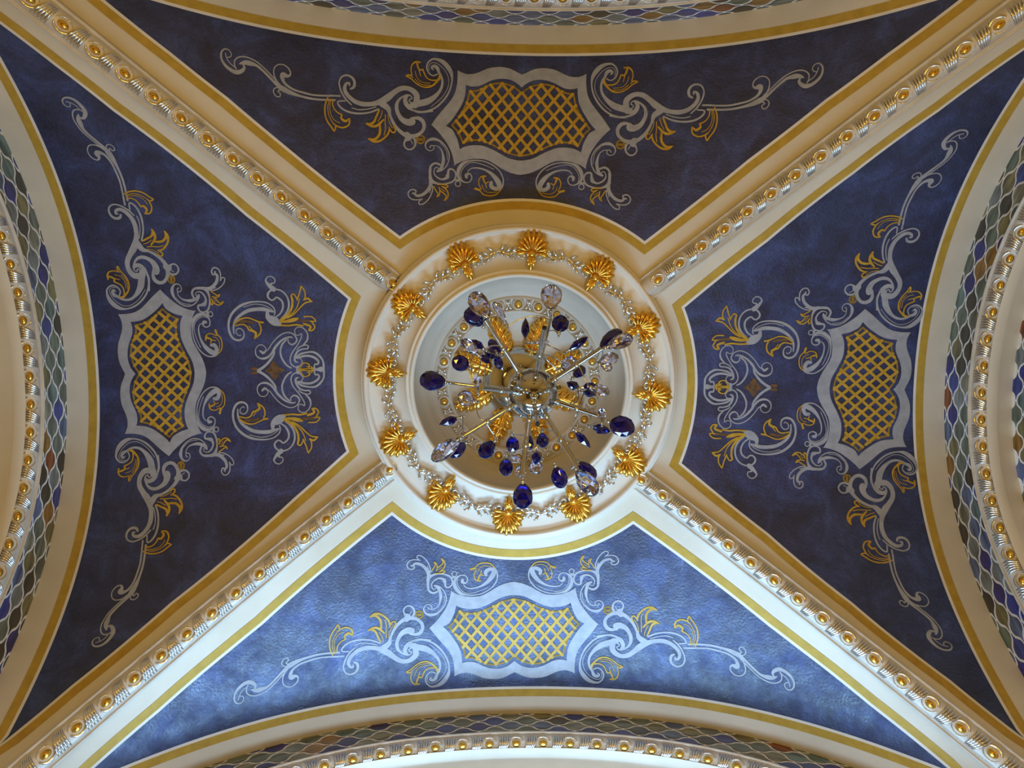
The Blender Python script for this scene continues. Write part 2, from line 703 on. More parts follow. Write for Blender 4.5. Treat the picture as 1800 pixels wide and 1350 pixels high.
# ------------------------------------------------------------------ painted scrollwork
# strokes: (x, y) knots on enlarged views of the ornament + widths; k = view
VIEW = {'A': (380, 70, 9), 'B': (560, 120, 9), 'C': (680, 90, 11.25), 'D': (680, 200, 11.25), 'E': (700, 230, 9),
        'F': (750, 110, 9), 'H': (780, 200, 9), 'G': (390, 480, 9), 'I': (430, 570, 11.25)}
S_, G_, O_, R_ = 'silverpaint', 'leafpaint', 'olivegold', 'rustpaint'
HALFN = [
    ('painted_scroll', S_, 'A', [
        ([(175, 285), (235, 270), (240, 215), (195, 160), (130, 155), (85, 210), (90, 310), (150, 410), (250, 490), (340, 520), (420, 490), (450, 440), (420, 385), (375, 385)], [14, 14, 14, 16, 20, 24, 30, 40, 50, 60, 50, 35, 20, 12]),
        ([(150, 215), (175, 300), (220, 370), (290, 430), (330, 470)], [14]),
        ([(320, 465), (295, 400), (300, 330), (350, 285), (430, 270), (520, 290), (640, 350), (740, 430), (850, 540), (960, 660)], [18]),
        ([(380, 385), (450, 365), (530, 375), (640, 410), (740, 490), (850, 600), (960, 710), (1060, 780), (1180, 840), (1320, 890), (1480, 930), (1640, 950), (1880, 958)], [20, 55, 70, 40, 35, 35, 45, 80, 60, 35, 32, 30, 30]),
        ([(960, 670), (920, 560), (920, 460), (980, 400), (1070, 400), (1150, 460), (1180, 540), (1140, 580), (1070, 560), (1050, 600), (1080, 680), (1150, 745), (1250, 800), (1400, 845), (1560, 880), (1780, 890), (1960, 890)], [30, 18, 16, 16, 16, 20, 20, 40, 80, 60, 40, 35, 28, 28, 26, 24, 24]),
        ([(960, 670), (1050, 770), (1160, 850)], [40]),
        ([(1000, 760), (930, 770), (910, 830), (950, 895), (1005, 905), (1020, 860), (980, 820)], [16]),
        ([(1060, 800), (1000, 800), (980, 830)], [30, 20, 14])]),
    ('painted_leaf', G_, 'B', [
        ([(150, 470), (110, 580), (105, 720), (140, 840), (210, 940), (250, 1000), (275, 920), (240, 880)], [22]),
        ([(270, 910), (380, 945), (470, 910), (495, 850), (490, 800)], [24]),
        ([(490, 800), (440, 840), (400, 830), (360, 790), (370, 740), (320, 715), (260, 660), (225, 580), (235, 500)], [22, 34, 40, 30, 24, 20, 18, 18, 18]),
        ([(190, 490), (150, 600), (165, 740), (230, 870)], [12]),
        ([(200, 500), (180, 620), (200, 740), (260, 830), (340, 870)], [10])]),
    ('painted_scroll', S_, 'B', [
        ([(150, 440), (240, 438), (340, 445)], [26]),
        ([(490, 280), (490, 240), (440, 250), (415, 320), (440, 400), (500, 470), (580, 530), (700, 570), (840, 570), (960, 540), (1080, 480), (1180, 400), (1290, 330), (1400, 320), (1490, 360), (1550, 430), (1550, 520), (1530, 600)], [20, 30, 40, 50, 60, 60, 65, 70, 65, 80, 100, 80, 75, 70, 80, 90, 90, 80]),
        ([(510, 330), (560, 300), (570, 220), (530, 150), (450, 115), (370, 140), (330, 220), (340, 310), (380, 410), (440, 500), (520, 580)], [30, 40, 40, 36, 28, 24, 22, 24, 26, 26, 20]),
        ([(420, 520), (310, 530), (330, 600), (420, 670), (540, 710), (680, 720), (820, 700), (950, 650)], [22, 22, 28, 30, 30, 28, 26, 24]),
        ([(530, 630), (640, 660), (780, 650), (910, 615)], [16]),
        ([(1000, 560), (1100, 640), (1130, 740), (1180, 860), (1250, 960), (1340, 1040), (1450, 1080), (1560, 1060), (1650, 990), (1670, 900), (1630, 820), (1560, 790), (1460, 800)], [100, 80, 40, 45, 50, 60, 70, 50, 50, 55, 60, 50, 30]),
        ([(1480, 850), (1420, 860), (1330, 820), (1270, 740), (1235, 640), (1250, 540), (1310, 470), (1400, 430), (1460, 440)], [110, 100, 80, 60, 55, 45, 30, 28, 22]),
        ([(1460, 440), (1480, 480), (1440, 500), (1440, 530), (1480, 550)], [18]),
        ([(1400, 440), (1370, 500), (1390, 570), (1440, 630), (1500, 670), (1600, 700), (1800, 680)], [50, 60, 70, 60, 30, 28, 28]),
        ([(1400, 1060), (1420, 1110), (1370, 1150), (1355, 1220), (1400, 1280), (1470, 1285), (1525, 1230), (1530, 1150), (1490, 1090)], [100, 90, 30, 24, 24, 26, 30, 36, 30]),
        ([(1490, 1200), (1460, 1140)], [14])]),
    ('painted_leaf', G_, 'B', [
        ([(960, 670), (920, 760), (880, 850), (820, 890), (765, 880)], [24, 30, 34, 40, 20]),
        ([(765, 880), (840, 920), (930, 910), (1030, 820)], [30, 34, 40, 24]),
        ([(970, 880), (975, 980), (960, 1060), (890, 1130), (800, 1120)], [24, 36, 36, 40, 20]),
        ([(800, 1120), (880, 1165), (980, 1150), (1080, 1070), (1120, 990), (1120, 940)], [30, 36, 30, 28, 26, 20]),
        ([(1120, 950), (1160, 1010), (1200, 1020), (1220, 980), (1190, 920)], [24]),
        ([(1010, 680), (990, 760), (940, 850)], [12]),
        ([(1060, 740), (1055, 860), (1060, 960), (1040, 1060)], [14]),
        ([(1100, 740), (1115, 840), (1170, 950)], [12])]),
    ('painted_ring', O_, 'B', [([(1615 + 62 * cos(i * pi / 6), 1130 + 62 * sin(i * pi / 6)) for i in range(13)], [26]), ([(1590, 1130), (1640, 1130)], [40])]),
    ('painted_scroll', S_, 'C', [
        ([(500, 1080), (640, 1040), (800, 1000), (930, 920), (1020, 830), (1080, 730), (1100, 610), (1075, 500), (1030, 420), (1000, 340), (940, 300), (890, 330), (920, 375)], [110, 120, 120, 90, 60, 50, 44, 44, 50, 70, 60, 50, 20]),
        ([(1000, 460), (910, 490), (830, 430), (790, 330), (820, 230), (900, 165), (1000, 170), (1110, 220), (1200, 310), (1270, 430), (1290, 560), (1270, 700), (1210, 850), (1110, 990), (980, 1110), (830, 1180), (680, 1205), (540, 1180), (440, 1130)], [26, 24, 28, 30, 32, 36, 50, 80, 90, 70, 34, 32, 34, 36, 34, 32, 34, 40, 60]),
        ([(840, 390), (830, 310), (880, 240), (970, 240), (1080, 310), (1170, 420), (1220, 540), (1220, 680), (1160, 820), (1050, 960), (880, 1100)], [13])]),
    ('painted_leaf', G_, 'C', [
        ([(1040, 470), (1040, 540), (980, 620), (900, 690), (800, 720), (680, 700), (570, 630), (480, 550), (390, 500)], [24, 50, 40, 34, 30, 26, 24, 24, 30]),
        ([(390, 490), (460, 480), (520, 540)], [34, 30, 14]),
        ([(500, 480), (480, 380), (500, 280), (570, 220), (660, 230)], [22, 22, 26, 34, 30]),
        ([(600, 250), (620, 330), (660, 380), (710, 370), (740, 440), (790, 530), (880, 580), (1000, 580)], [40, 36, 30, 30, 26, 26, 26, 30]),
        ([(640, 380), (670, 510)], [24, 12]),
        ([(560, 400), (600, 530), (700, 620), (860, 640)], [12]),
        ([(560, 560), (680, 660), (860, 680)], [14])]),
    ('painted_scroll', S_, 'D', [
        ([(850, 670), (880, 630), (930, 650), (920, 710), (850, 735), (780, 690), (765, 610), (810, 540), (900, 505), (1000, 520), (1100, 580), (1190, 690), (1235, 820), (1220, 950), (1160, 1060), (1080, 1130)], [24, 18, 18, 18, 18, 20, 26, 40, 60, 50, 30, 24, 22, 22, 22, 20]),
        ([(930, 630), (1010, 650), (1080, 720), (1110, 820), (1120, 920), (1100, 1020), (1060, 1110), (1000, 1140)], [16, 18, 24, 40, 60, 60, 60, 40]),
        ([(1060, 580), (1150, 680), (1190, 790), (1200, 920)], [12]),
        ([(1050, 1010), (960, 980), (880, 1030), (850, 1120), (855, 1250), (880, 1340)], [40, 40, 40, 40, 44, 60])]),
    ('painted_scroll', S_, 'E', [
        ([(510, 600), (505, 690), (520, 780), (600, 830), (700, 845), (800, 830), (880, 790), (910, 720), (900, 650), (850, 610), (800, 620), (790, 680), (780, 720)], [36, 40, 60, 34, 24, 26, 30, 24, 24, 28, 30, 40, 60]),
        ([(640, 600), (600, 580), (570, 620), (570, 680), (620, 740), (700, 770), (780, 740)], [16, 14, 14, 20, 26, 30, 50]),
        ([(520, 780), (510, 870), (460, 950), (390, 1010), (300, 1030), (250, 990), (220, 1000)], [60, 56, 50, 46, 40, 30, 14]),
        ([(270, 1000), (280, 950), (220, 930), (165, 970), (165, 1030), (210, 1080), (290, 1095), (380, 1080)], [18, 22, 20, 20, 20, 20, 18, 14]),
        ([(380, 1080), (330, 1120), (340, 1165), (410, 1150), (490, 1070), (540, 960), (545, 880)], [18]),
        ([(500, 980), (520, 890)], [14])]),
    ('painted_leaf', G_, 'E', [
        ([(560, 880), (600, 950), (630, 1000), (610, 1050)], [18]),
        ([(610, 1050), (650, 1020), (660, 950), (650, 900)], [18]),
        ([(660, 950), (720, 990), (760, 1040), (730, 1110)], [20]),
        ([(730, 1110), (780, 1060), (790, 990), (750, 920), (690, 880)], [20]),
        ([(690, 880), (760, 900), (790, 880), (740, 855), (620, 850)], [18]),
        ([(680, 920), (740, 960)], [10])]),
    ('painted_scroll', S_, 'E', [
        ([(945 + 42 * cos(i * pi / 5), 840 + 42 * sin(i * pi / 5)) for i in range(11)], [16]),
        ([(900, 780), (960, 780)], [30]),
        ([(1080, 740), (1080, 700), (1130, 680), (1165, 740), (1130, 810), (1050, 815), (970, 760), (945, 680), (970, 590), (1040, 510), (1130, 480), (1240, 470), (1370, 490), (1500, 550), (1600, 640), (1660, 760), (1650, 880), (1600, 960)], [40, 50, 24, 20, 18, 20, 40, 50, 60, 50, 30, 20, 18, 20, 20, 20, 24, 20]),
        ([(1100, 650), (1150, 600), (1250, 590), (1370, 620), (1470, 680), (1540, 750), (1590, 830), (1600, 900), (1540, 920), (1470, 880), (1470, 820)], [14, 18, 24, 30, 50, 70, 80, 70, 60, 60, 50]),
        ([(1000, 760), (990, 680), (1030, 590), (1110, 520), (1220, 505), (1380, 550), (1510, 610)], [12])]),
    ('painted_leaf', G_, 'E', [
        ([(1215, 920), (1290, 950), (1350, 1010), (1450, 1030), (1550, 1010), (1620, 940)], [30, 20, 18, 18, 18, 16]),
        ([(1220, 910), (1310, 930), (1280, 860), (1275, 790), (1310, 730), (1380, 720)], [24, 14, 16, 16, 20, 26]),
        ([(1340, 740), (1360, 800), (1380, 830), (1430, 810)], [30, 26, 20, 16]),
        ([(1380, 830), (1395, 905)], [14]),
        ([(1325, 860), (1360, 940), (1440, 980), (1560, 970)], [10])]),
]
CART_OUT = [('F', [(1495, 195), (1420, 150), (1320, 100), (1200, 75), (1080, 75), (960, 100), (860, 145), (760, 180), (660, 190), (570, 170), (490, 125)]),
            ('F', [(490, 125), (490, 230), (480, 350), (450, 480), (390, 590), (300, 700), (190, 830), (130, 910), (75, 985)]),
            ('D', [(880, 222), (1000, 340), (1120, 490), (1220, 640), (1290, 800), (1320, 920), (1340, 1025)]),
            ('H', [(165, 827), (230, 780), (320, 745), (430, 720), (540, 715), (650, 725), (760, 770), (880, 850), (1000, 915), (1110, 955), (1224, 970)])]
CART_IN = [('F', [(1495, 400), (1430, 330), (1340, 285), (1250, 262), (1150, 262), (1050, 280), (950, 320), (850, 370), (750, 385), (680, 378), (622, 360)]),
           ('F', [(622, 360), (612, 480), (590, 590), (540, 700), (470, 810), (390, 920), (305, 1005)]),
           ('F', [(305, 1005), (400, 1060), (450, 1140), (490, 1230), (515, 1330), (525, 1375)]),
           ('H', [(255, 565), (330, 525), (420, 505), (520, 500), (620, 510), (730, 550), (850, 610), (970, 680), (1080, 725), (1224, 745)])]
CART_GOLD = [('F', [(1495, 490), (1420, 420), (1320, 365), (1200, 335), (1100, 335), (1000, 360), (900, 410), (800, 450), (680, 460)]),
             ('F', [(680, 460), (650, 600), (600, 720), (520, 860), (400, 1000)]),
             ('F', [(400, 1000), (480, 1080), (540, 1190), (575, 1275)]),
             ('H', [(305, 465), (400, 430), (500, 420), (600, 430), (720, 470), (850, 535), (1000, 610), (1110, 650), (1224, 665)])]
HALFW = [
    ('painted_scroll', S_, 'G', [
        ([(310, 1030), (290, 1050), (240, 1010), (240, 950), (300, 935), (355, 990), (350, 1080), (280, 1120), (190, 1090), (130, 990), (115, 860), (150, 730), (230, 630), (340, 560), (470, 525), (610, 520), (730, 545), (820, 610), (850, 680), (840, 740)], [14, 14, 16, 16, 18, 20, 26, 34, 36, 36, 34, 36, 40, 40, 30, 22, 20, 20, 20, 18]),
        ([(200, 1010), (195, 900), (230, 800), (310, 720), (420, 660), (540, 640), (660, 640), (740, 660), (830, 690)], [20, 30, 40, 46, 56, 56, 60, 50, 20]),
        ([(350, 600), (500, 560), (640, 570), (760, 620), (830, 680)], [12]),
        ([(730, 680), (740, 760), (800, 810), (870, 850), (930, 890)], [40, 80, 130, 130, 60]),
        ([(860, 770), (930, 720), (975, 630), (970, 540), (920, 480), (870, 460), (840, 490), (790, 500), (740, 450), (745, 390), (800, 340), (880, 335), (970, 370), (1040, 450), (1070, 550), (1060, 650), (1010, 740), (950, 800)], [20, 26, 30, 30, 28, 24, 24, 26, 30, 30, 26, 24, 24, 26, 30, 30, 30, 30]),
        ([(830, 330), (770, 280), (720, 220), (705, 180), (740, 135), (800, 130), (850, 180), (840, 230), (790, 240), (800, 300)], [80, 60, 36, 24, 18, 18, 18, 18, 24, 50])]),
    ('painted_leaf', G_, 'G', [
        ([(930, 830), (1050, 740), (1120, 620), (1125, 500), (1110, 440), (1150, 415), (1200, 490)], [40, 40, 34, 34, 28, 22, 20]),
        ([(1200, 510), (1240, 400), (1265, 290)], [22]),
        ([(1265, 290), (1320, 370), (1330, 460), (1310, 510)], [22]),
        ([(1310, 510), (1370, 490), (1430, 540)], [30]),
        ([(1430, 540), (1330, 560), (1240, 640), (1150, 730), (1050, 790)], [22]),
        ([(1240, 490), (1200, 620), (1120, 720), (980, 820)], [16]),
        ([(930, 850), (1050, 840), (1150, 820), (1210, 800)], [20, 50, 60, 30]),
        ([(930, 900), (1060, 910), (1180, 900), (1290, 920)], [26]),
        ([(1310, 775), (1430, 780), (1495, 850), (1410, 850)], [20]),
        ([(1440, 870), (1480, 940), (1440, 995), (1390, 995)], [24]),
        ([(1390, 990), (1410, 930), (1310, 890)], [36])]),
    ('painted_leaf', G_, 'G', [
        ([(210, 860), (300, 790), (420, 770), (530, 810), (600, 840), (660, 850)], [24, 24, 20, 20, 26, 30]),
        ([(600, 860), (630, 940), (610, 1030), (530, 1095)], [24]),
        ([(530, 1095), (550, 1020), (500, 980), (440, 960), (400, 900), (330, 870), (220, 890)], [26, 40, 36, 30, 24, 20, 20]),
        ([(440, 900), (500, 970)], [14])]),
    ('painted_brown', R_, 'G', [([(290, 820), (420, 830), (510, 850)], [40]), ([(1210, 830), (1390, 845)], [40])]),  # dull brown strokes laid behind the gold leaves
    ('painted_crest', S_, 'I', [
        ([(320, 610), (380, 650), (430, 600), (420, 540), (350, 490), (270, 510), (225, 590), (240, 690), (310, 750), (400, 760), (490, 720), (560, 640), (620, 540), (720, 430), (820, 370), (920, 350), (960, 370)], [40, 50, 24, 18, 18, 18, 20, 26, 34, 44, 44, 44, 50, 40, 36, 30, 16]),
        ([(430, 620), (480, 580), (560, 460), (660, 350), (770, 280), (880, 260), (980, 300), (1040, 390), (1020, 460), (950, 500), (880, 460), (870, 390)], [16, 20, 20, 22, 22, 22, 24, 30, 34, 34, 24, 20]),
        ([(600, 590), (580, 700), (480, 840), (380, 930), (280, 992)], [20, 40, 50, 50, 60]),
        ([(840, 400), (760, 480), (720, 600), (730, 720), (790, 840), (860, 920), (930, 960)], [30, 36, 34, 36, 36, 34, 30]),
        ([(1020, 310), (1000, 230), (1050, 165), (1140, 165), (1220, 230), (1260, 330), (1240, 430), (1170, 510)], [18, 18, 20, 20, 24, 30, 36, 24]),
        ([(1020, 310), (1080, 320), (1130, 290), (1130, 370), (1050, 520), (950, 660), (910, 780), (930, 880), (1000, 940), (1090, 930), (1150, 850), (1110, 780), (1040, 760)], [18, 18, 20, 22, 22, 24, 26, 26, 26, 24, 20, 20, 50]),
        ([(1060, 850), (1010, 830), (1000, 760), (1030, 680), (1080, 620), (1180, 590), (1250, 590), (1270, 540), (1210, 515), (1100, 550), (1040, 600)], [20, 40, 40, 40, 34, 26, 26, 24, 22, 24, 16]),
        ([(1040, 740), (1120, 690), (1250, 660), (1370, 660), (1470, 720), (1550, 820), (1570, 920), (1570, 1005)], [30, 40, 30, 40, 44, 36, 40, 44]),
        ([(1080, 760), (1200, 730), (1320, 740), (1420, 790), (1470, 850), (1450, 900), (1400, 900), (1385, 960), (1420, 1000), (1520, 990)], [40, 44, 46, 46, 40, 34, 30, 30, 40, 80]),
        ([(1060, 950), (1060, 1003)], [70])]),
    ('painted_palmette', G_, 'I', [
        ([(1100, 1000), (1180, 990), (1300, 980), (1370, 1000)], [60, 24, 24, 20]),
        ([(1110, 970), (1160, 880), (1220, 870), (1280, 900), (1290, 950), (1240, 940)], [24, 24, 22, 30, 30, 20]),
        ([(1330, 950), (1370, 1000)], [30])]),
    ('painted_rosette', R_, 'I', [([(410, 1000), (500, 985), (600, 980), (700, 985), (800, 1000)], [10, 90, 170, 90, 10]), ([(600, 1000), (590, 900), (590, 820)], [200, 150, 30]), ([(150, 960), (230, 960)], [60])]),
]
TIPS = {'N': ((758.2, 219.5), (1072.8, 227.8)), 'S': ((754.8, 1098.2), (1051.2, 1091.2)),
        'W': ((290.7, 802), (275, 509)), 'E': ((1505.5, 824.5), (1515, 543))}
CUSP = {'N': ((916, 131.7), (916, 307.8)), 'S': ((903, 1181), (905.3, 1022.3)), 'W': ((220.4, 656), (363, 654)), 'E': ((1589, 685.5), (1435, 689))}
FR = {}
for sd in SIDES:
    a = Vector(onweb(sd, *TIPS[sd][0]))
    b = Vector(onweb(sd, *TIPS[sd][1]))
    eu = (b - a).normalized()
    ev = Vector((-eu.y, eu.x))
    if ev.y < 0:
        ev = -ev
    h0 = Vector(onweb(sd, *CUSP[sd][0]))
    h1 = Vector(onweb(sd, *CUSP[sd][1]))
    mid = (a + b) / 2
    hc = (h0 + h1) / 2
    FR[sd] = dict(c=mid, eu=eu, ev=ev, lu=(b - a).length / 2, hv=(h0 - h1).dot(ev), vc=(hc - mid).dot(ev), uc=0.0)


def to_uv(sd, px, py):
    f = FR[sd]
    d = Vector(onweb(sd, px, py)) - f['c']
    return (d.dot(f['eu']) / f['lu'], (d.dot(f['ev']) - f['vc']) / f['hv'])


def from_uv(sd, u, v):
    f = FR[sd]
    p = f['c'] + f['eu'] * (u * f['lu']) + f['ev'] * (v * f['hv'] + f['vc'])
    return (p.x, p.y)


def view_uv(sd, k, pts):
    ox, oy, sc = VIEW[k]
    return [to_uv(sd, ox + x / sc, oy + y / sc) for x, y in pts]


def ribbon(mb, sd, uvw, eps, mirror):
    pts = []
    for u, v, w in uvw:
        s, o = from_uv(sd, -u if mirror else u, v)
        pts.append((s, o, w))
    vs, fs = [], []
    n = len(pts)
    for i in range(n):
        p, q = pts[max(0, i - 1)], pts[min(n - 1, i + 1)]
        tx, ty = q[0] - p[0], q[1] - p[1]
        L = hypot(tx, ty) or 1
        nx, ny = -ty / L, tx / L
        s, o, w = pts[i]
        vs += [surf(sd, s + nx * w / 2, o + ny * w / 2, eps), surf(sd, s - nx * w / 2, o - ny * w / 2, eps)]
    for i in range(n - 1):
        fs.append((2 * i, 2 * i + 1, 2 * i + 3, 2 * i + 2))
    # round ends
    for i in (0, n - 1):
        s, o, w = pts[i]
        b = len(vs)
        vs += [surf(sd, s + w / 2 * cos(k * pi / 4), o + w / 2 * sin(k * pi / 4), eps) for k in range(8)]
        fs.append(tuple(b + k for k in range(8)))
    mb.add(vs, fs)


PX = 3.5 / F      # metres per photograph pixel near the crown


def stroke_uvw(src, k, pts, wid):
    sc = VIEW[k][2]
    uv = view_uv(src, k, pts)
    w = [wid[min(i, len(wid) - 1)] / sc * PX for i in range(len(pts))]
    return catmull([(u, v, ww) for (u, v), ww in zip(uv, w)], 4 if len(pts) > 2 else 2)


ORN = [(nm, mt, [stroke_uvw('N', k, p, w) for p, w in strokes]) for nm, mt, k, strokes in HALFN]
ORNW = [(nm, mt, [stroke_uvw('W', k, p, w) for p, w in strokes]) for nm, mt, k, strokes in HALFW]
# centre the crest on its own axis
ax0, ax1 = view_uv('W', 'I', [(270, 1000), (1570, 1003)])


def centred(st):
    return [(u - (ax0[0] + (ax1[0] - ax0[0]) * (v - ax0[1]) / (ax1[1] - ax0[1])), v, w) for u, v, w in st]


ORNW = [(nm, mt, [centred(st) for st in sts]) for nm, mt, sts in ORNW]


def outline_uv(parts):
    out = []
    for k, pts in parts:
        uv = catmull(view_uv('N', k, pts), 3)
        out += uv if not out else uv[1:]
    left = [(min(u, 0), v) for u, v in out]
    # resample each quarter identically is not needed; mirror
    return left


def quarter_pairs(outer, inner):
    """match the two outlines piece by piece"""
    po, pi_ = [], []
    for (k1, a), (k2, b) in zip(outer, inner):
        n = 14
        ca, cb = catmull(view_uv('N', k1, a), 6), catmull(view_uv('N', k2, b), 6)
        for i in range(n + (1 if k1 == 'H' else 0)):
            t = i / n
            po.append(ca[min(len(ca) - 1, round(t * (len(ca) - 1)))])
            pi_.append(cb[min(len(cb) - 1, round(t * (len(cb) - 1)))])
    return po, pi_


PO, PI_ = quarter_pairs(CART_OUT, CART_IN)
GL = []
for k, a in CART_GOLD:
    c = catmull(view_uv('N', k, a), 4)
    GL += c if not GL else c[1:]
UM = (PO[0][0] + PO[-1][0]) / 2


def full(poly):
    q = [(min(u, 0.0), v) for u, v in poly]
    q[0] = (0.0, q[0][1])
    q[-1] = (0.0, q[-1][1])
    return q + [(-u, v) for u, v in q[-2:0:-1]]


FO, FI, FG = full(PO), full(PI_), full(GL)


def clip_line(P, p, d):
    ts = []
    n = len(P)
    for i in range(n):
        a, b = P[i], P[(i + 1) % n]
        ex, ey = b[0] - a[0], b[1] - a[1]
        den = d[0] * ey - d[1] * ex
        if abs(den) < 1e-12:
            continue
        t = ((a[0] - p[0]) * ey - (a[1] - p[1]) * ex) / den
        w = ((a[0] - p[0]) * d[1] - (a[1] - p[1]) * d[0]) / den
        if 0 <= w < 1:
            ts.append(t)
    ts.sort()
    return list(zip(ts[::2], ts[1::2]))


nod = view_uv('N', 'F', [(1495, 720), (1700, 725), (1495, 965)])
du = abs(nod[1][0] - nod[0][0])
dv = abs(nod[2][1] - nod[0][1])
v00 = nod[0][1]
FGl = [(u * FR['N']['lu'], v * FR['N']['hv']) for u, v in FG]
BARS = []
lu, hv = FR['N']['lu'], FR['N']['hv']
for sg in (-1, 1):
    for k in range(-14, 15):
        p = (0.0, (v00 + k * dv) * hv)
        d = (du * lu, sg * dv * hv)
        for t0, t1 in clip_line(FGl, p, d):
            BARS.append([((p[0] + d[0] * t) / lu, (p[1] + d[1] * t) / hv) for t in (t0, t0 + (t1 - t0) / 3, t0 + (t1 - t0) * 2 / 3, t1)])

for sd in SIDES:
    par = WEB[sd]
    sets = [(ORN, 0.004)]
    if sd in 'WE':
        sets.append((ORNW, 0.004))
    for orn, eps in sets:
        for nm, mt, strokes in orn:
            if nm == 'painted_brown' or nm == 'painted_rosette':
                e = eps - 0.0008
            else:
                e = eps + (0.0008 if mt == G_ else 0)
            # the two halves are separate painted ornaments except on the axis
            axis = nm in ('painted_crest', 'painted_palmette', 'painted_rosette')
            mb = MB()
            for mir in (False, True):
                if not axis:
                    mb = MB()
                for st in strokes:
                    if sd == 'E' and orn is ORNW:      # the crest sits a little closer to the cartouche here
                        st = [(u, v * 0.905, w) for u, v, w in st]
                    ribbon(mb, sd, st, e, mir)
                if not axis or mir:
                    link(nm, mb.mesh(nm, M[mt], False), par)
    v, f = strip(sd, [from_uv(sd, *p) for p in FO], [from_uv(sd, *p) for p in FI], 0.004)
    tag(link('cartouche_frame', mesh('cartouche_frame', v, f, M['silverpaint'], True), par), 'grey painted cartouche frame')
    gf = [(u, v, 0.0085) for u, v in FG] + [(FG[0][0], FG[0][1], 0.0085)]
    mb = MB()
    ribbon(mb, sd, gf, 0.004, False)
    link('lattice_edge', mb.mesh('lattice_edge', M['olivegold'], False), par)
    mb = MB()
    for b in BARS:
        ribbon(mb, sd, [(u, v, 0.0135) for u, v in b], 0.0045, False)
    tag(link('lattice', mb.mesh('lattice', M['leafpaint'], False), par), 'gold painted diagonal lattice')

# ------------------------------------------------------------------ egg and leaf moulding unit
# local frame: X along the moulding, Y across, Z out of its face
HW, HH, PITCH = 0.041, 0.026, 0.1205


def hround(y):
    return HH * sqrt(max(0.0, 1 - (y / (HW * 1.04)) ** 2))


def unit_meshes():
    e = MB()
    e.ball((0, 0, HH), 0.0205, 0.0150, 0.0140, 12, 8)
    egg = e.mesh('egg', M['gold'])
    l = MB()
    # rim cupping the egg
    for sg in (-1, 1):
        pts, rad = [], []
        for i in range(11):
            t = -1.25 + 2.5 * i / 10
            x, y = 0.031 * sin(t), sg * 0.027 * cos(t)
            pts.append((x, y, hround(y) + 0.002))
            rad.append((0.0012 + 0.0052 * cos(t * 0.9)) if sg > 0 else 0.0016)
        l.tube(pts, rad, 6)
    # fanned leaf between two eggs
    for k in range(-2, 3):
        pts, rad = [], []
        for i in range(9):
            t = i / 8
            y = -0.034 + 0.070 * t
            x = 0.060 + k * (0.0064 + 0.0062 * t) + 0.020 * (t - 0.5) + 0.007 * sin(t * pi)
            pts.append((x, y, hround(y) + 0.003 + 0.005 * sin(t * pi)))
            rad.append(0.0012 + 0.0042 * sin(pi * (0.12 + 0.80 * t)))
        l.tube(pts, rad, 6)
    leaf = l.mesh('leaf', M['silver'])
    return egg, leaf


EGG, LEAF = unit_meshes()


def frame(p, x, z):
    x = x.normalized()
    z = (z - x * z.dot(x)).normalized()
    y = z.cross(x)
    m = Matrix((x, y, z)).transposed().to_4x4()
    m.translation = p
    return m


def sweep_frames(pts, nrm):
    out = []
    n = len(pts)
    for i in range(n):
        t = pts[min(n - 1, i + 1)] - pts[max(0, i - 1)]
        out.append(frame(pts[i], t, nrm[i]))
    return out


def moulding(name, pts, nrm, profile, label, mat='trim', phase=0.0, units=True, visible=None):
    fr = sweep_frames(pts, nrm)
    mb = MB()
    mb.grid([[m @ Vector((0, y, z)) for y, z in profile] for m in fr])
    ob = link(name, mb.mesh(name, M[mat]))
    tag(ob, label, kind='structure')
    if not units:
        return ob
    cum = [0.0]
    for p, q in zip(pts, pts[1:]):
        cum.append(cum[-1] + (q - p).length)
    s = phase
    while s < cum[-1] - 0.05:
        for me, nm in ((EGG, 'egg'), (LEAF, 'leaf')):
            i = max(k for k in range(len(cum)) if cum[k] <= s)
            t = (s - cum[i]) / max(1e-6, (cum[min(i + 1, len(cum) - 1)] - cum[i]))
            p = pts[i].lerp(pts[min(i + 1, len(pts) - 1)], t)
            if visible is None or visible(p):
                nv = nrm[i].lerp(nrm[min(i + 1, len(nrm) - 1)], t)
                tv = pts[min(i + 2, len(pts) - 1)] - pts[max(i - 1, 0)]
                link(nm, me, ob, frame(p, tv, nv))
        s += PITCH
    return ob


def project(p):
    q = p - Vector((CX, -CY, 0))
    z = q.dot(fwd)
    return (900 + F * q.dot(right) / z, 675 - F * q.dot(up) / z)


def in_view(p, m=130):
    x, y = project(p)
    return -m < x < 1800 + m and -m < y < 1350 + m


def half_profile(base, k=12):
    pr = [(-base, -0.02), (-base, 0.004), (-base + 0.006, 0.008), (-base + 0.009, 0.003), (-HW - 0.002, 0.003)]
    for i in range(k + 1):
        y = -HW + 2 * HW * i / k
        pr.append((y, hround(y)))
    return pr + [(HW + 0.002, 0.003), (base - 0.009, 0.003), (base - 0.006, 0.008), (base, 0.004), (base, -0.02)]


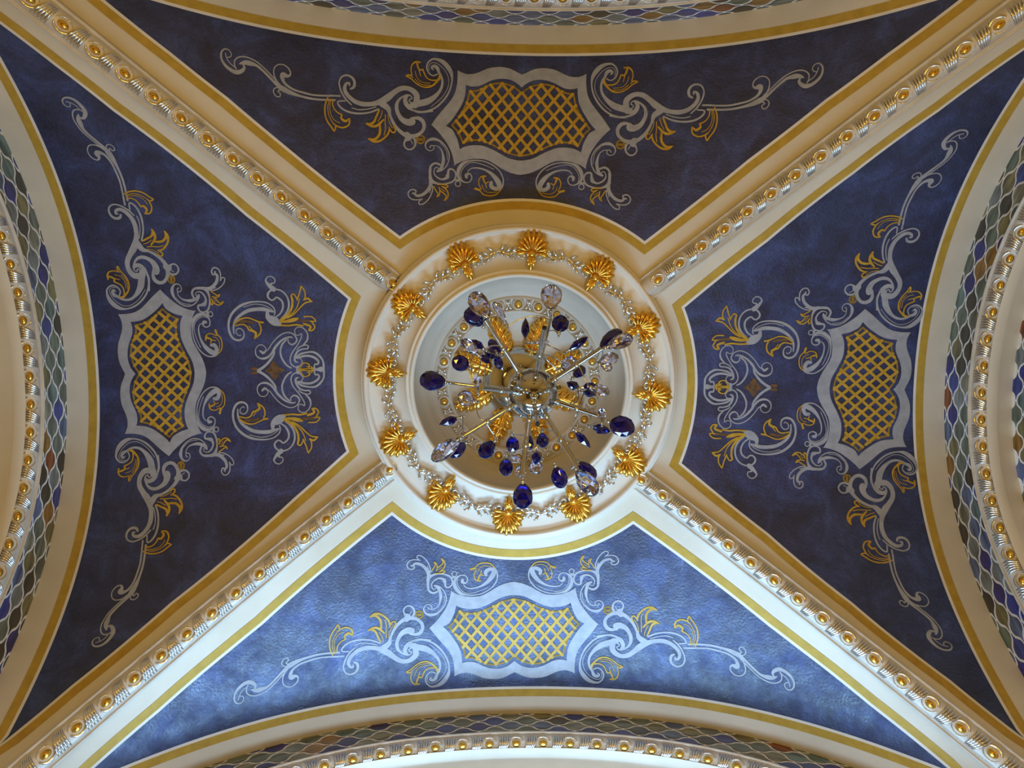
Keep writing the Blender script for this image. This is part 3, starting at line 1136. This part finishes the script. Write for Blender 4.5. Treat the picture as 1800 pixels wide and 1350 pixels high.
RIBN = {'NW': (1, 'diagonal gilded egg and leaf rib running to the top left corner', (688, 498)),
        'NE': (2, 'diagonal gilded egg and leaf rib running to the top right corner', (1158, 493)),
        'SW': (3, 'diagonal gilded egg and leaf rib running to the bottom left corner', (652, 851)),
        'SE': (4, 'diagonal gilded egg and leaf rib running to the bottom right corner', (1160, 869))}
for key, (num, label, first) in RIBN.items():
    sx, sgx, sy, sgy = CORNER[key]
    pts, nr = [], []
    n = 110
    for i in range(n + 1):
        x = sgx * (0.572 + (2.12 - 0.572) * i / n)
        ym = groin_from_x(key, x)
        z = zs(sx, x)
        pts.append(Vector((x, -ym, z - 0.004)))
        nr.append(Vector((0, 0, -1)))
    # first egg where the photograph shows it
    q = at(*first, 3.43)
    best = min(range(len(pts)), key=lambda i: hypot(pts[i].x - q.x, pts[i].y - q.y))
    s0 = sum((pts[i + 1] - pts[i]).length for i in range(best))
    ph = s0 - PITCH * int(s0 / PITCH)
    moulding('trim_%d' % num, pts, nr, half_profile(0.056), label, phase=ph, visible=lambda p: in_view(p) and hypot(p.x, p.y) > 0.70)

# ------------------------------------------------------------------ walls: tiled arch bands, arch mouldings, soffits
BAND = 0.215
TL, TW, TT = 0.150, 0.0800, 0.012     # tile pitch, full width, tip width
GR = 0.0095


def tile_mesh():
    mb = MB()
    n = 16
    L = TL / 2 - GR * 0.7
    prof_ = []
    for i in range(n + 1):
        s = -1 + 2 * i / n
        c_ = cos(pi * s)
        hw = TT / 2 + (TW - TT) / 2 * (1 + math.copysign(abs(c_) ** 0.62, c_)) / 2 - GR / 2
        prof_.append((s * L, max(hw, 0.0015)))
    top = 0.0022
    rows = []
    for x, h in prof_:
        k = max(0.0, h - 0.002)
        rows.append([Vector((x, -h, 0)), Vector((x, -h, top * 0.6)), Vector((x * 0.985, -k, top)), Vector((x * 0.985, k, top)), Vector((x, h, top * 0.6)), Vector((x, h, 0))])
    mb.grid(rows)
    return mb.mesh('tile', M['tile'], False)


TILE = tile_mesh()
WALLN = {'N': 'wall_north', 'S': 'wall_south', 'W': 'wall_west', 'E': 'wall_east'}
WLAB = {'N': 'tiled arch wall along the top edge of the photo', 'S': 'tiled arch wall in shade along the bottom edge',
        'W': 'tiled arch wall along the left edge', 'E': 'tiled arch wall along the right edge with a tiled niche behind'}
FLOOR = -1.55


def arch_point(sd, a, h, b):
    """h below the vault edge (square to the arch), b towards the room"""
    e = 1e-3
    dz = (zs(sd, a + e) - zs(sd, a - e)) / (2 * e)
    n = hypot(1, dz)
    na, nz = dz / n, -1 / n
    aa = a + na * h
    return W3(sd, aa, owall(sd, aa) - b, zs(sd, a) + nz * h)


for sd in SIDES:
    A1 = 2.06 if sd in 'NS' else 1.62
    n = 120
    aa = [-A1 + 2 * A1 * i / n for i in range(n + 1)]
    mb = MB()
    mb.grid([[arch_point(sd, a, h, 0.0) for h in (-0.01, 0.08, 0.16, BAND + 0.02)] for a in aa])
    wob = link(WALLN[sd], mb.mesh(WALLN[sd], M['grout']))
    tag(wob, WLAB[sd], kind='structure')
    # piers carrying the arch down to the floor
    mb = MB()
    for sg in (-1, 1):
        p0 = arch_point(sd, sg * A1, -0.01, 0)
        p1 = arch_point(sd, sg * A1, BAND + 0.14, 0)
        q = AO(sd, p1)
        o = owall(sd, q[0])
        x0, x1 = sg * (A1 + 0.03), q[0]
        rows = []
        for (ax, oo) in ((x0, o), (x1, o), (x1, o + 0.35)):
            rows.append([W3(sd, ax, oo, p1.z + (0.14 if ax == x0 else 0.0)), W3(sd, ax, oo, FLOOR)])
        mb.grid(rows)
    link('pier', mb.mesh('pier', M['cream'], False), wob)
    # soffit of the arch
    depth = {'E': 0.11, 'S': 0.12}.get(sd, 0.42)
    mb = MB()
    mb.grid([[arch_point(sd, a, BAND + 0.085, 0.0), arch_point(sd, a, BAND + 0.098, -0.035), arch_point(sd, a, BAND + 0.092, -0.045), arch_point(sd, a, BAND + 0.092, -depth)] for a in aa])
    link('soffit', mb.mesh('soffit', M['cream']), wob)
    # moulding along the edge of the arch
    pts, nr = [], []
    for a in aa:
        p = arch_point(sd, a, BAND + 0.046, -0.006)
        dn = (arch_point(sd, a, 0.3, 0) - arch_point(sd, a, 0.2, 0)).normalized()
        ib = (arch_point(sd, a, 0.2, 0.1) - arch_point(sd, a, 0.2, 0)).normalized()
        pts.append(p)
        nr.append(dn * 0.78 + ib * 0.62)
    num = {'N': 5, 'S': 6, 'W': 7, 'E': 8}[sd]
    lab = {'N': 'gilded arch moulding at the top edge of the photo', 'S': 'gilded egg and leaf arch moulding along the bottom edge',
           'W': 'gilded egg and leaf arch moulding along the left edge', 'E': 'gilded egg and leaf arch moulding along the right edge'}[sd]
    moulding('trim_%d' % num, pts, nr, half_profile(0.055), lab, phase=0.03, visible=lambda p: in_view(p, 60))
    # tiles
    cs = (TW + TT) / 2 - 0.001

    def lay(h_list, b, a_lim, marg, sdo=sd):
        cum, last = [0.0], None
        for p, q in zip(aa, aa[1:]):
            cum.append(cum[-1] + (arch_point(sdo, q, 0.1, b) - arch_point(sdo, p, 0.1, b)).length)
        tot = cum[-1]
        cnt = int(tot / TL)
        for r, h in enumerate(h_list):
            for c in range(cnt + 1):
                s = (c + (0.5 if r % 2 else 0.0)) * TL + (tot - cnt * TL) / 2
                if s > tot - 0.02:
                    continue
                i = min(len(cum) - 2, max(k for k in range(len(cum)) if cum[k] <= s))
                t = (s - cum[i]) / (cum[i + 1] - cum[i])
                a = aa[i] + (aa[i + 1] - aa[i]) * t
                p = arch_point(sdo, a, h, b)
                if not in_view(p, marg) or abs(a) > a_lim:
                    continue
                e = 0.01
                tv = arch_point(sdo, a + e, h, b) - arch_point(sdo, a - e, h, b)
                tv0 = arch_point(sdo, a + e, 0.1, b) - arch_point(sdo, a - e, 0.1, b)
                nv = arch_point(sdo, a, h, b + 0.1) - arch_point(sdo, a, h, b)
                m = frame(p, tv, nv)
                link('tile', TILE, wob, m @ Matrix.Diagonal((tv.length / tv0.length, 1, 1, 1)))

    lay([0.002 + cs * (r - 0.65) for r in range(6)], 0.0, 9, 40)
    if sd == 'E':
        # niche wall just behind the arch, tiled as well
        mb = MB()
        mb.grid([[arch_point(sd, a, h, -depth) for h in (BAND + 0.05, BAND + 0.25, BAND + 0.5)] for a in aa])
        link('niche_wall', mb.mesh('niche_wall', M['grout']), wob)
        lay([BAND + 0.10 + cs * (r + 0.35) for r in range(4)], -depth, 9, 40)
    elif sd == 'S':
        # unseen window head, added and sized to keep outside light off the soffit
        mb = MB()
        mb.grid([[arch_point(sd, a, h, -depth) for h in (BAND + 0.07, BAND + 0.25)] for a in aa])
        mb.grid([[arch_point(sd, a, BAND + 0.25, b) for b in (-depth, -depth - 0.06)] for a in aa])
        link('window_head_blocker', mb.mesh('window_head_blocker', M['cream']), wob)
    else:
        # wall closing the recess behind the arch
        mb = MB()
        o = DPAN[sd] + EDGE[sd] + depth
        z1 = zs(sd, 0) - BAND - 0.05
        mb.grid([[W3(sd, -A1 - 0.1, o, FLOOR), W3(sd, -A1 - 0.1, o, z1)], [W3(sd, A1 + 0.1, o, FLOOR), W3(sd, A1 + 0.1, o, z1)]])
        link('recess_wall', mb.mesh('recess_wall', M['cream'], False), wob)
    if sd == 'E':
        mb = MB()
        o = DPAN[sd] + EDGE[sd] + depth + 0.06
        mb.grid([[W3(sd, -A1 - 0.1, o, FLOOR), W3(sd, -A1 - 0.1, o, zs(sd, 0) - 0.5)], [W3(sd, A1 + 0.1, o, FLOOR), W3(sd, A1 + 0.1, o, zs(sd, 0) - 0.5)]])
        link('recess_wall', mb.mesh('recess_wall', M['cream'], False), wob)

# floor and the assumed daylight window
mb = MB()
mb.grid([[Vector((-2.7, -2.3, FLOOR)), Vector((-2.7, 2.4, FLOOR))], [Vector((2.7, -2.3, FLOOR)), Vector((2.7, 2.4, FLOOR))]])
tag(link('floor', mb.mesh('floor', M['floor'], False)), 'warm stone floor below the vault', kind='structure')
# wall under the assumed window sill
mb = MB()
ys = 1.78
mb.grid([[Vector((-2.1, ys, FLOOR)), Vector((-2.1, ys, 1.86))], [Vector((2.1, ys, FLOOR)), Vector((2.1, ys, 1.86))]])
mb.grid([[Vector((x, y, z)) for y, z in ((1.36, FLOOR), (1.36, 1.53), (ys, 1.53))] for x in (-1.5, 1.5)])  # inner sill slab, added beneath the unseen fill light
tag(link('wall_sill', mb.mesh('wall_sill', M['cream'], False)), 'cream wall below the assumed lunette window', kind='structure')
mb = MB()  # glazing bars of an unseen window, assumed from the direction of the light
for x in (-1.4, -0.7, 0.0, 0.7, 1.4):
    mb.tube([(x, ys, 1.86), (x, ys, 3.15 - 0.3 * x * x)], 0.02, 4)
mb.tube([(-1.75, ys, 1.88), (1.75, ys, 1.88)], 0.025, 4)
mb.tube([(-1.7, ys, 2.35), (1.7, ys, 2.35)], 0.016, 4)
tag(link('assumed_window_1', mb.mesh('assumed_window_1', M['frame'], False)), 'white glazing bars of the assumed lunette window', kind='structure')

mb = MB()  # unseen ledge slab, added beneath the upward area light
mb.grid([[Vector((x, y, z)) for y, z in ((ys, 1.70), (ys, 1.86), (3.3, 1.86), (3.3, 1.70))] for x in (-1.9, 1.9)])
tag(link('trim_9', mb.mesh('trim_9', M['frame'], False)), 'added unseen pale ledge outside the assumed window', kind='structure')

# ------------------------------------------------------------------ ceiling medallion
MC = Vector((RINGC[0], -RINGC[1], 0))
med = empty('ceiling_medallion', (MC.x, MC.y, 3.44))
tag(med, 'round pearl plaster ceiling medallion with gold shells and a coved centre', 'medallion')
mb = MB()
mb.lathe([(0.6900, 3.5200), (0.7380, 3.5000), (0.7325, 3.4310), (0.7265, 3.4210), (0.7196, 3.4210), (0.7176, 3.4110), (0.7136, 3.4050), (0.7057, 3.4020), (0.6977, 3.4050), (0.6938, 3.4130), (0.6918, 3.4250), (0.6848, 3.4270), (0.5955, 3.4250), (0.5280, 3.4250),
          (0.5250, 3.4150), (0.5191, 3.4110), (0.5121, 3.4130), (0.5092, 3.4190), (0.5052, 3.4070), (0.4982, 3.4000), (0.4913, 3.4030), (0.4873, 3.4130), (0.4863, 3.4190)], 128, MC)
link('ring_plate', mb.mesh('ring_plate', M['medallion']), med)
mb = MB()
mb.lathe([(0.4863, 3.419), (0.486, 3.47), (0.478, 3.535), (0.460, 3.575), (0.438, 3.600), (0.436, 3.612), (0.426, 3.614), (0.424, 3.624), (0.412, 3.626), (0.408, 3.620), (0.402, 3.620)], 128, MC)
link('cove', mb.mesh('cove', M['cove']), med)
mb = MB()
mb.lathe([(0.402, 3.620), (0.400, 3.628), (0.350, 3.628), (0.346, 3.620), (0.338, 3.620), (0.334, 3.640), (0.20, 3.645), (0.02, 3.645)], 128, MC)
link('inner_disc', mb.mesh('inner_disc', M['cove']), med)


def polar(ang, r, z, spin=0.0):
    """frame whose Y points outwards and Z down at a polar position of the medallion (ang in photo sense)"""
    d = Vector((cos(ang), -sin(ang), 0))
    y = d
    zax = Vector((0, 0, -1))
    x = y.cross(zax)
    m = Matrix((x, y, zax)).transposed().to_4x4()
    m.translation = MC + d * r + Vector((0, 0, z))
    return m


def shell_mesh():
    mb = MB()
    nr, na = 6, 44
    rows = []
    for i in range(nr + 1):
        q = i / nr
        row = []
        for j in range(na + 1):
            ph = -1.72 + 3.44 * j / na
            R = 0.093 * (1 - 0.07 * abs(ph) ** 1.7)
            r = R * (0.08 + 0.92 * q)
            row.append(Vector((r * sin(ph) * 0.80, r * cos(ph), 0.0 if i == nr else 0.004 + 0.010 * sin(q * pi * 0.8))))
        rows.append(row)
    mb.grid(rows)
    for k in range(-5, 6):
        ph = k * 0.335
        R = 0.0955 * (1 - 0.07 * abs(ph) ** 1.7)
        pts, rad = [], []
        for i in range(9):
            q = i / 8
            r = R * (0.08 + 0.92 * q)
            pts.append((r * sin(ph) * 0.80, r * cos(ph), 0.010 + 0.015 * sin(q * pi * 0.78) - 0.004 * q))
            rad.append(0.0022 + 0.0078 * q ** 0.9 if i < 8 else 0.0060)
        mb.tube(pts, rad, 7)
    # tail palmette
    for k in range(-2, 3):
        t0, pts, rad = k * 0.36, [], []
        L = 0.062 - 0.011 * abs(k)
        for i in range(7):
            q = i / 6
            pts.append((sin(t0) * L * q * (1.15 - 0.5 * q), -0.012 - cos(t0) * L * q, 0.013 + 0.012 * sin(q * pi)))
            rad.append(0.0018 + 0.0055 * sin(pi * (0.15 + 0.75 * q)))
        mb.tube(pts, rad, 6)
    mb.ball((0, -0.004, 0.02), 0.017, 0.015, 0.012, 10, 6)
    # silver volutes
    for sg in (-1, 1):
        pts, rad = [], []
        for i in range(19):
            q = i / 18
            an = -0.6 + q * 8.4
            r = 0.021 * (1 - q) + 0.003
            pts.append((sg * (0.037 - r * cos(an)), -0.016 + r * sin(an), 0.012 + 0.008 * q))
            rad.append(0.0052 - 0.002 * q)
        mb.tube(pts, rad, 6, mi=1)
    return mb.mesh('shell', [M['gold'], M['silver']])


def garland_mesh(r0=0.608):
    mb = MB()
    half = radians(10.6)

    def P(an, dr, z):
        # local frame at the middle of the garland: Y outwards
        r = r0 + dr
        return (r * sin(an), r * cos(an) - r0, z)
    stem, rad = [], []
    for i in range(33):
        q = -1 + 2 * i / 32
        stem.append(P(q * half, 0.010 * cos(q * pi * 2.0) - 0.004, 0.009))
        rad.append(0.0065 + 0.0045 * abs(sin(q * pi * 3)))
    mb.tube(stem, rad, 6)
    rnd = random.Random(3)
    for sg in (-1, 1):
        for k in range(7):
            q0 = 0.02 + 0.115 * k
            side = 1 if k % 2 else -1
            pts, rd = [], []
            for i in range(7):
                t = i / 6
                an = sg * (q0 + 0.34 * t - 0.08 * t * t) * half
                dr = side * (0.003 + 0.021 * sin(t * 2.0)) + 0.010 * cos(q0 * pi * 2) - 0.004
                pts.append(P(an, dr, 0.008 + 0.013 * sin(t * pi * 0.9)))
                rd.append(0.0012 + 0.0062 * sin(pi * (0.15 + 0.82 * t ** 0.8)))
            mb.tube(pts, rd, 6)
        # small curl at the middle
        pts = []
        for i in range(10):
            an = i * 0.55
            rr = 0.012 * (1 - i / 12)
            x, y, z = P(sg * half * 0.07, 0, 0.010)
            pts.append((x + sg * rr * cos(an), y + rr * sin(an), z))
        mb.tube(pts, 0.0035, 5)
    return mb.mesh('garland', M['silver'])


SHELL, GARL = shell_mesh(), garland_mesh()
A0 = radians(-5.2)
for k in range(12):
    link('shell', SHELL, med, polar(A0 + k * pi / 6, 0.600, 3.425) @ Matrix.Scale(1.1, 4))
for k in range(12):
    link('garland', GARL, med, polar(A0 + (k + 0.5) * pi / 6, 0.608, 3.425))


def inner_unit():
    e = MB()
    e.ball((0, 0, 0.007), 0.0165, 0.0165, 0.012, 12, 8)
    egg = e.mesh('bead', M['gold'])
    l = MB()
    for rr, w in ((0.0225, 0.0035), (0.0275, 0.0022)):
        l.tube([(rr * cos(t * pi / 8), rr * sin(t * pi / 8), 0.003) for t in range(17)], w, 6, cap=False)
    ring = l.mesh('bead_rim', M['trim'])
    d = MB()
    for sx in (-1, 1):
        for sy in (-1, 1):
            pts = []
            for i in range(8):
                t = i / 7
                pts.append((sx * (0.003 + 0.010 * t * t), sy * (0.004 + 0.017 * t), 0.003 + 0.004 * sin(t * pi)))
            d.tube(pts, [0.0022 + 0.0025 * sin(pi * (0.2 + 0.6 * i / 7)) for i in range(8)], 6)
    d.ball((0, 0, 0.003), 0.005, 0.005, 0.005, 8, 5)
    dart = d.mesh('dart', M['silver'])
    return egg, ring, dart


BEAD, RIM, DART = inner_unit()
for k in range(24):
    a = radians(90 + 15 * k)
    link('bead', BEAD, med, polar(a, 0.374, 3.626))
    link('bead_rim', RIM, med, polar(a, 0.374, 3.626))
    link('dart', DART, med, polar(a + radians(7.5), 0.374, 3.626))


def acanthus_mesh():
    mb = MB()
    nu, nv = 15, 40
    L = 0.205
    rows = []
    for j in range(nv + 1):
        v = j / nv
        lob = abs(sin(v * pi * 5.0)) ** 0.6
        w = 0.056 * (sin(pi * (0.10 + 0.84 * v)) ** 0.8) * (0.66 + 0.40 * lob)
        row = []
        for i in range(nu + 1):
            u = -1 + 2 * i / nu
            h = 0.004 + 0.030 * (1 - abs(u) ** 1.6) * sin(pi * (0.15 + 0.7 * v)) + 0.007 * cos(u * 9 + v * 3) * (1 - abs(u)) + 0.016 * v * v * (1 - u * u)
            if i in (0, nu) or j in (0, nv):
                h = 0.0
            row.append(Vector((u * w, L * (v - 0.06 * abs(u) * (1 - lob)), h)))
        rows.append(row)
    mb.grid(rows)
    for s in (-1, 1):
        for k in range(5):
            v = 0.18 + 0.17 * k
            pts = []
            for i in range(7):
                t = i / 6
                pts.append((s * (0.006 + 0.042 * t * sin(pi * (0.2 + 0.7 * v))), L * (v + 0.10 * t * t + 0.02 * t), 0.030 + 0.006 * sin(t * pi) - 0.014 * t * t))
            mb.tube(pts, [0.004 + 0.0035 * sin(pi * i / 6) for i in range(7)], 6)
    mb.tube([(0, L * t / 8, 0.014 + 0.026 * sin(pi * (0.1 + 0.75 * t / 8))) for t in range(9)], [0.008 - 0.0005 * t for t in range(9)], 6)
    mb.ball((0, L * 0.985, 0.024), 0.014, 0.010, 0.010, 8, 6)
    return mb.mesh('acanthus_leaf', M['gold'])


ACAN = acanthus_mesh()
for k in range(8):
    link('acanthus_leaf', ACAN, med, polar(radians(22.5 + 45 * k), 0.125, 3.643))


# ------------------------------------------------------------------ chandelier
BZ = 2.80
BC = at(936, 692, BZ)
BR = 0.097
ch = empty('chandelier', (BC.x, BC.y, BC.z))
tag(ch, 'chrome sputnik chandelier with cobalt blue and clear crystal drops', 'chandelier')
TOP = MC + Vector((0.0, 0.0, 3.64))
mb = MB()
prf = [(0.0005, 0.0), (0.030, 0.0), (0.034, 0.012), (0.075, 0.018), (0.120, 0.030), (0.158, 0.050), (0.172, 0.066), (0.172, 0.074), (0.150, 0.078)]
mb.lathe([(r, 3.57 + z) for r, z in prf], 64, MC)
for k in range(2):
    an = 0.7 + k * pi
    mb.ball(MC + Vector((0.105 * cos(an), 0.105 * sin(an), 3.594)), 0.011, seg=12, rings=8)
tag(link('canopy', mb.mesh('canopy', M['chrome']), ch), 'mirror polished ceiling canopy')
mb = MB()
mb.tube([MC + Vector((0, 0, 3.58)), BC + Vector((0, 0, BR * 0.7))], 0.011, 12)
link('stem', mb.mesh('stem', M['chrome']), ch)
mb = MB()
mb.ball(BC, BR, seg=48, rings=32)
mb.ball(BC + Vector((0, 0, -BR - 0.006)), 0.016, 0.016, 0.012, 16, 10)
for k in range(7):
    an = 2 * pi * k / 7 + 0.3
    mb.ball(BC + Vector((BR * 0.93 * cos(an), BR * 0.93 * sin(an), -0.03)), 0.010, seg=10, rings=6)
tag(link('hub_ball', mb.mesh('hub_ball', M['chrome']), ch), 'polished chrome hub ball')

RODS = [((853, 562), 2.66, 0.0085), ((957, 577), 2.50, 0.0085), ((1058, 612), 2.70, 0.0085), ((812, 768), 2.70, 0.0085), ((1016, 820), 2.66, 0.0085),
        ((1053, 731), 2.74, 0.0095), ((917, 836), 2.66, 0.0095), ((846, 681), 2.52, 0.0105), ((968, 560), 2.95, 0.0060), ((783, 672), 2.86, 0.0060),
        ((902, 674), 2.48, 0.0085), ((982, 681), 2.50, 0.0085), ((945, 745), 2.50, 0.0085)]
ENDS = []
for k, (q, z, r) in enumerate(RODS):
    e = at(*q, z)
    d = (e - BC).normalized()
    st = BC + d * (BR * 0.85)
    mb = MB()
    mb.tube([st, st.lerp(e, 0.5), e], r, 12)
    for t in (0.10, 0.52):
        mb.ball(st.lerp(e, t), r * 1.45, seg=10, rings=6)
    rod = link('rod', mb.mesh('rod', M['chrome']), ch)
    if q in ((957, 577), (902, 674), (982, 681), (945, 745)):
        s_ = MB()
        s_.tube([e, e + d * 0.006], r * 0.92, 12)
        link('socket', s_.mesh('socket', M['black'], False), rod)
    ENDS.append((st, e))

# crystals: cap and tip in the photograph, width, kind, colour, height
CR = [((858, 557), (829, 515), 32, 'd', 'c', 2.64), ((847, 571), (820, 543), 30, 'd', 'b', 2.74), ((889, 568), (868, 531), 13, 'd', 'c', 2.92), ((923, 597), (924, 559), 14, 'l', 'b', 2.92),
      ((839, 622), (811, 597), 19, 'd', 'c', 2.78), ((852, 614), (828, 597), 13, 'l', 'b', 2.83), ((879, 621), (860, 598), 19, 'r', 'b', 3.02), ((843, 623), (862, 639), 12, 'l', 'b', 2.85),
      ((852, 615), (871, 628), 16, 'd', 'b', 2.90), ((873, 624), (879, 649), 15, 'd', 'b', 2.93), ((823, 645), (795, 632), 27, 'r', 'b', 2.84), ((783, 672), (738, 667), 33, 'd', 'b', 2.80),
      ((840, 686), (839, 661), 16, 'l', 'c', 2.60), ((833, 704), (804, 697), 27, 'r', 'c', 2.76), ((807, 734), (772, 746), 15, 'l', 'b', 2.82), ((807, 772), (760, 809), 27, 'd', 'c', 2.66),
      ((817, 780), (790, 802), 24, 'd', 'b', 2.75), ((868, 777), (844, 803), 26, 'd', 'b', 2.78), ((900, 767), (902, 796), 22, 'd', 'b', 2.84), ((931, 766), (927, 792), 18, 'd', 'b', 2.90),
      ((890, 806), (889, 837), 23, 'd', 'b', 2.74), ((894, 802), (919, 812), 13, 'l', 'c', 2.70), ((918, 817), (912, 838), 19, 'd', 'c', 2.71), ((919, 850), (919, 894), 33, 'd', 'b', 2.64),
      ((944, 791), (941, 817), 16, 'l', 'b', 2.72), ((949, 812), (934, 831), 24, 'r', 'c', 2.80), ((953, 761), (954, 787), 21, 'd', 'b', 2.84), ((977, 822), (989, 857), 27, 'd', 'b', 2.72),
      ((1015, 827), (1048, 870), 31, 'd', 'c', 2.62), ((1018, 813), (1047, 840), 22, 'd', 'b', 2.74), ((1010, 757), (1038, 787), 14, 'l', 'b', 2.84), ((1039, 750), (1074, 759), 17, 'l', 'b', 2.80),
      ((1073, 742), (1115, 757), 35, 'r', 'b', 2.72), ((1058, 740), (1058, 717), 16, 'l', 'c', 2.70), ((1042, 682), (1071, 691), 19, 'd', 'c', 2.70), ((1022, 682), (1048, 675), 12, 'l', 'b', 2.78),
      ((1022, 689), (1049, 694), 13, 'l', 'b', 2.86), ((1020, 684), (996, 672), 16, 'l', 'b', 2.86), ((987, 647), (1015, 634), 26, 'r', 'c', 2.92), ((1009, 662), (1027, 645), 19, 'd', 'b', 2.95),
      ((1053, 637), (1087, 626), 20, 'd', 'c', 2.82), ((1057, 641), (1076, 649), 14, 'd', 'c', 2.78), ((1056, 611), (1092, 581), 25, 'd', 'b', 2.75), ((1068, 610), (1112, 592), 24, 'd', 'c', 2.64),
      ((968, 543), (970, 500), 35, 'd', 'c', 2.86), ((983, 583), (987, 554), 29, 'r', 'b', 2.88), ((999, 616), (1034, 592), 14, 'l', 'b', 2.90), ((939, 601), (965, 601), 14, 'l', 'c', 2.58)]


def crystal_mesh(kind, mat):
    """unit crystal along +Y from cap 0 to tip 1, full width 1"""
    if kind == 'd':
        prf = [(0.0, 0.13), (0.10, 0.27), (0.32, 0.45), (0.58, 0.51), (0.80, 0.44), (0.94, 0.27), (1.0, 0.12)]
        dep = 0.75
    elif kind == 'l':
        prf = [(0.0, 0.07), (0.14, 0.22), (0.38, 0.48), (0.55, 0.50), (0.78, 0.34), (0.95, 0.10), (1.0, 0.03)]
        dep = 0.75
    else:
        prf = [(0.0, 0.12), (0.08, 0.28), (0.26, 0.44), (0.52, 0.50), (0.76, 0.43), (0.93, 0.24), (1.0, 0.10)]
        dep = 0.55
    n = 10 if kind != 'l' else 6
    mb = MB()
    rows = []
    for i, (t, r) in enumerate(prf):
        off = pi / n if i % 2 else 0
        rows.append([Vector((r * cos(2 * pi * k / n + off), t, dep * r * sin(2 * pi * k / n + off))) for k in range(n)])
    # triangulated facets
    vs = [p for r in rows for p in r]
    fs = []
    for i in range(len(rows) - 1):
        for k in range(n):
            a, b = i * n + k, i * n + (k + 1) % n
            if i % 2 == 0:
                c, e = (i + 1) * n + k, (i + 1) * n + (k - 1) % n
                fs += [(a, b, c), (a, c, e)]
            else:
                c, e = (i + 1) * n + k, (i + 1) * n + (k + 1) % n
                fs += [(a, b, e), (a, e, c)]
    fs.append(tuple(range(n)))
    fs.append(tuple((len(rows) - 1) * n + k for k in range(n)))
    return mesh('crystal', vs, fs, M[mat], False)


CM = {(k, c): crystal_mesh(k, {'b': 'blueglass', 'c': 'clearglass'}[c]) for k in 'dlr' for c in 'bc'}
cb = MB()
cb.ball((0, 0, 0), 0.0075, seg=10, rings=7)
cb.ball((0, -0.011, 0), 0.0045, seg=8, rings=6)
cb.tube([(0, 0.004, 0), (0, 0.016, 0)], [0.004, 0.0075], 8)
CAP = cb.mesh('crystal_cap', M['chrome'])
for k, (c0, c1, w, kind, col, z) in enumerate(CR):
    p = at(*c0, z)
    dz = 0.02 * (1 if k % 3 == 0 else -1 if k % 3 == 1 else 0)
    q = at(*c1, z + dz)
    yv = (q - p)
    L = yv.length
    ww = w * z / F * 1.10
    zv = Vector((CX, -CY, 0)) - p
    yn = yv.normalized()
    xn = yn.cross(zv).normalized()
    zn = xn.cross(yn)
    m = Matrix((xn, yn, zn)).transposed().to_4x4()
    m.translation = p
    cr = link('crystal', CM[(kind, col)], ch, m @ Matrix.Diagonal((ww, L, ww, 1)))
    m2 = m.copy()
    m2.translation = p - yn * 0.008
    link('crystal_cap', CAP, ch, m2)
    # wire arm from the nearest rod or the hub
    pp = p - yn * 0.016
    best = None
    for st, e in ENDS:
        for t in (0.35, 0.55, 0.75, 0.97):
            a = st.lerp(e, t)
            dd = (a - pp).length + (0.0 if t > 0.9 else 0.02)
            if best is None or dd < best[0]:
                best = (dd, a, (e - st).normalized())
    a, dirv = best[1], best[2]
    if (a - pp).length > 0.012:
        b = (a + pp) / 2 + (pp - a).cross(Vector((0, 0, 1))) * (0.22 if k % 2 else -0.22) + dirv * 0.02
        cpts = [((1 - t) ** 2) * a + 2 * t * (1 - t) * b + t * t * pp for t in [i / 10 for i in range(11)]]
        mb = MB()
        mb.tube(cpts, 0.0024, 6)
        link('wire_arm', mb.mesh('wire_arm', M['chrome']), ch)
